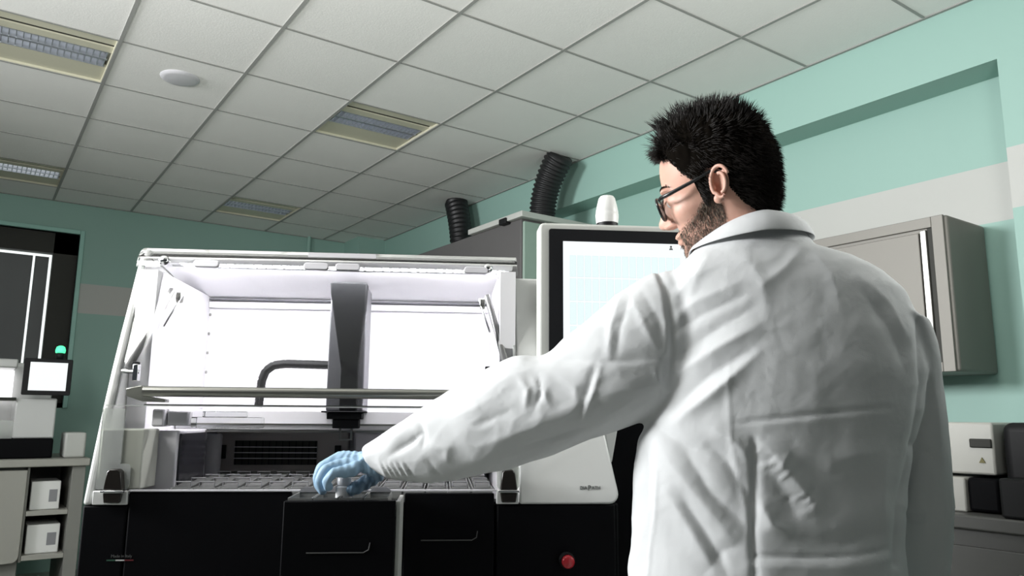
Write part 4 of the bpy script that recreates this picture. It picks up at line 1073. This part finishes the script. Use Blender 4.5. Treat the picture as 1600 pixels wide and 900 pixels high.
# fine crumple
q = np.array([noise.fractal(Vector((p[0] * 7, p[1] * 7, p[2] * 5)), 0.9, 2.1, 3) for p in VC])
arm_m = np.clip((1030 - PX[:, 0]) / 60, 0, 1)
def rot2(P, a): c_, s_ = math.cos(a), math.sin(a); return np.stack([P[:, 0] * c_ - P[:, 2] * s_, P[:, 1], P[:, 0] * s_ + P[:, 2] * c_], 1)
RA = rot2(VC, math.radians(-35))
ridg = np.array([noise.ridged_multi_fractal(Vector((p[0] * 9, p[1] * 6, p[2] * 17)), 1.0, 2.1, 2.5, 1.0, 2.0) for p in RA])
ridg = (ridg - ridg.mean()) / (ridg.std() + 1e-9)
disp += 0.0020 * q + 0.0009 * np.clip(ridg, -2, 2) * (0.35 + 0.65 * arm_m)
VC2 = VC + VN * disp[:, None]
me.vertices.foreach_set('co', VC2.reshape(-1)); me.update()
me.polygons.foreach_set('use_smooth', [True] * len(me.polygons))

# ---- collar: folded band round the neck
NC = pc(1188, 345, 1.325)
cl_ = MB(); n = 64
top_r, low_r, stand = [], [], []
for t in np.linspace(math.radians(-250), math.radians(70), n):    # from the person's front left round the back to the front right; -90 deg = towards the viewer
    fr_ = (1 + math.sin(t)) / 2           # 0 at the back of the neck, 1 at the throat
    dx, dy = math.cos(t), math.sin(t)
    fq = max(0.0, math.sin(t))
    zt = 1.602 - (0.030 * abs(dx) ** 1.5 if dx < 0 else 0.008 * dx) - 0.075 * fq; zl = 1.560 - (0.016 * abs(dx) if dx < 0 else -0.004 * dx) - 0.080 * fq
    top_r.append((0.430 + 0.080 * dx, 1.335 + 0.078 * dy, zt))
    low_r.append((0.426 + 0.110 * dx, 1.335 + 0.104 * dy, zl))
    stand.append((0.430 + 0.074 * dx, 1.335 + 0.070 * dy, zl + 0.010))
mid = [tuple(np.array(a) * 0.5 + np.array(b) * 0.5 + np.array([0.006 * math.cos(t), 0.008 * math.sin(t), 0.002])) for a, b, t in zip(top_r, low_r, np.linspace(math.radians(-250), math.radians(70), n))]
ov = [tuple(np.array(a) + (np.array(b) - np.array(a)) * 0.12 + np.array([0.004 * math.cos(t), 0.004 * math.sin(t), 0.003])) for a, b, t in zip(top_r, low_r, np.linspace(math.radians(-250), math.radians(70), n))]
cl_.loft([stand, top_r, ov, mid, low_r], cap=False, close=False)
co2 = cl_.build('collar', M_COAT, co, smooth=True, solid=0.003)
sb = co2.modifiers.new('b', 'SUBSURF'); sb.levels = sb.render_levels = 2

# ---- trousers and shoes
tr = MB()
for s in (-1, 1):
    tr.tube([(TX + .085 * s, TD, .95), (TX + .095 * s, TD + .01, .50), (TX + .10 * s, TD, .06)], [.098, .078, .065], 18)
tr.build('trousers', M_TROU, per, smooth=True)
for s in (-1, 1):
    sh = MB(); cx = TX + .10 * s
    sh.loft([[(cx + wx * math.cos(t), TD + dy + 0.0 * math.sin(t), 0.002 + hz * (0.5 + 0.5 * math.sin(t))) for t in np.linspace(0, 2 * math.pi, 16, endpoint=False)]
             for dy, wx, hz in ((-.085, .02, .05), (-.075, .034, .085), (-.03, .04, .10), (.03, .042, .085), (.10, .047, .06), (.16, .040, .05), (.19, .018, .035))])
    sh.build('shoe', M_BPL, per, smooth=True)

# ---- gloved hands
def glove(name, wrist, knk, fingers, thumb, palmw, cuff_pts, cuff_r, crease_amp=0.0012):
    """skeleton grown with a skin modifier: wrist -> palm -> five separate bent fingers"""
    vs = []; es = []; rs = []
    def addp(p, r, par=None):
        vs.append(tuple(p)); rs.append(r); i = len(vs) - 1
        if par is not None: es.append((par, i))
        return i
    root = addp(wrist, (0.026, 0.023))
    c = addp(cuff_pts[0], (cuff_r, cuff_r * 0.85), root); addp(cuff_pts[1], (cuff_r * 1.0, cuff_r * 0.88), c)
    for f_, r0_ in fingers:
        m_ = (V3(wrist) * 0.5 + V3(f_[0]) * 0.5); a = addp(m_, (0.017, 0.017), root); prev = addp(f_[0], (r0_ * 1.3, r0_ * 1.3), a)
        for k, p in enumerate(f_[1:]):
            prev = addp(p, (r0_ * (1.0 - 0.07 * k), r0_ * (1.0 - 0.07 * k)), prev)
    a = addp(thumb[0], (0.019, 0.019), root); prev = a
    for k, p in enumerate(thumb[1:]): prev = addp(p, (0.0150 - 0.0018 * k,) * 2, prev)
    me = bpy.data.meshes.new(name); me.from_pydata(vs, es, []); o = bpy.data.objects.new(name, me); COL.objects.link(o); o.parent = per
    md = o.modifiers.new('skin', 'SKIN'); md.use_smooth_shade = True; md.branch_smoothing = 0.6
    if not me.skin_vertices:
        bpy.context.view_layer.objects.active = o
        bm = bmesh.new(); bm.from_mesh(me); bm.verts.layers.skin.verify(); bm.to_mesh(me); bm.free()
    sv = me.skin_vertices[0].data
    for i, r in enumerate(rs): sv[i].radius = r; sv[i].use_root = (i == 0)
    s2_ = o.modifiers.new('sub', 'SUBSURF'); s2_.levels = s2_.render_levels = 2
    rm_ = o.modifiers.new('rm', 'REMESH'); rm_.mode = 'VOXEL'; rm_.voxel_size = 0.0014; rm_.use_smooth_shade = True
    sm2 = o.modifiers.new('s', 'SMOOTH'); sm2.iterations = 4; sm2.factor = 0.5
    dg = bpy.context.evaluated_depsgraph_get(); m2 = bpy.data.meshes.new_from_object(o.evaluated_get(dg)); o.modifiers.clear(); o.data = m2
    m2.materials.clear(); m2.materials.append(M_GLOVE)
    n_ = len(m2.vertices); C_ = np.zeros(n_ * 3); m2.vertices.foreach_get('co', C_); C_ = C_.reshape(-1, 3)
    N_ = np.zeros(n_ * 3); m2.vertex_normals.foreach_get('vector', N_); N_ = N_.reshape(-1, 3)
    ax = V3(knk) - V3(wrist); ax /= np.linalg.norm(ax)
    u = (C_ - V3(wrist)) @ ax
    wob = np.array([noise.noise(Vector(p * 30)) for p in C_]); w2 = np.array([noise.noise(Vector(p * 70)) for p in C_])
    dsp = crease_amp * np.sin(u * 2 * math.pi / 0.0135 + wob * 5) * np.clip(1 - u / 0.11, 0, 1) + 0.0009 * w2
    m2.vertices.foreach_set('co', (C_ + N_ * dsp[:, None]).reshape(-1)); m2.update(); m2.polygons.foreach_set('use_smooth', [True] * len(m2.polygons))
    return o
def hp(px, py, D): return pc(px, py, D)
wr = hp(592, 722, 1.462)
DJ = 1.455
glove('glove', wr, hp(520, 716, 1.45),
      [([hp(541, 737, 1.432), hp(521, 738, 1.415), hp(509, 753, 1.415), hp(516, 766, 1.425)], 0.0098),      # little finger, nearest the viewer
       ([hp(533, 728, 1.448), hp(508, 732, 1.432), hp(498, 752, 1.432), hp(507, 772, 1.440)], 0.0108),
       ([hp(526, 719, 1.465), hp(501, 730, 1.456), hp(495, 752, 1.458), hp(508, 773, 1.460)], 0.0110),
       ([hp(530, 714, 1.485), hp(509, 727, 1.482), hp(507, 750, 1.480), hp(517, 766, 1.476)], 0.0104)],
      [hp(590, 742, 1.488), hp(572, 753, 1.492), hp(554, 764, 1.482), hp(541, 769, 1.470)], 0.04,
      [hp(606, 722, 1.458), hp(625, 716, 1.452)], 0.031)
rw = pc(1432, 1030, 1.56)
glove('glove', rw, rw + V3((-0.02, 0.05, -0.08)),
      [([rw + V3((-0.03, 0.05, -0.075)), rw + V3((-0.033, 0.075, -0.105)), rw + V3((-0.03, 0.08, -0.13)), rw + V3((-0.028, 0.07, -0.15))], 0.0092),
       ([rw + V3((-0.01, 0.05, -0.08)), rw + V3((-0.012, 0.078, -0.112)), rw + V3((-0.01, 0.083, -0.14)), rw + V3((-0.01, 0.072, -0.162))], 0.0096),
       ([rw + V3((0.012, 0.048, -0.078)), rw + V3((0.012, 0.074, -0.108)), rw + V3((0.012, 0.078, -0.135)), rw + V3((0.01, 0.068, -0.155))], 0.0094),
       ([rw + V3((0.031, 0.042, -0.072)), rw + V3((0.032, 0.06, -0.098)), rw + V3((0.031, 0.064, -0.12)), rw + V3((0.029, 0.055, -0.135))], 0.0086)],
      [rw + V3((-0.03, 0.025, -0.03)), rw + V3((-0.048, 0.045, -0.05)), rw + V3((-0.052, 0.062, -0.075)), rw + V3((-0.048, 0.068, -0.095))], 0.04,
      [rw + V3((0.0, -0.01, 0.02)), rw + V3((0.0, -0.03, 0.05))], 0.029)
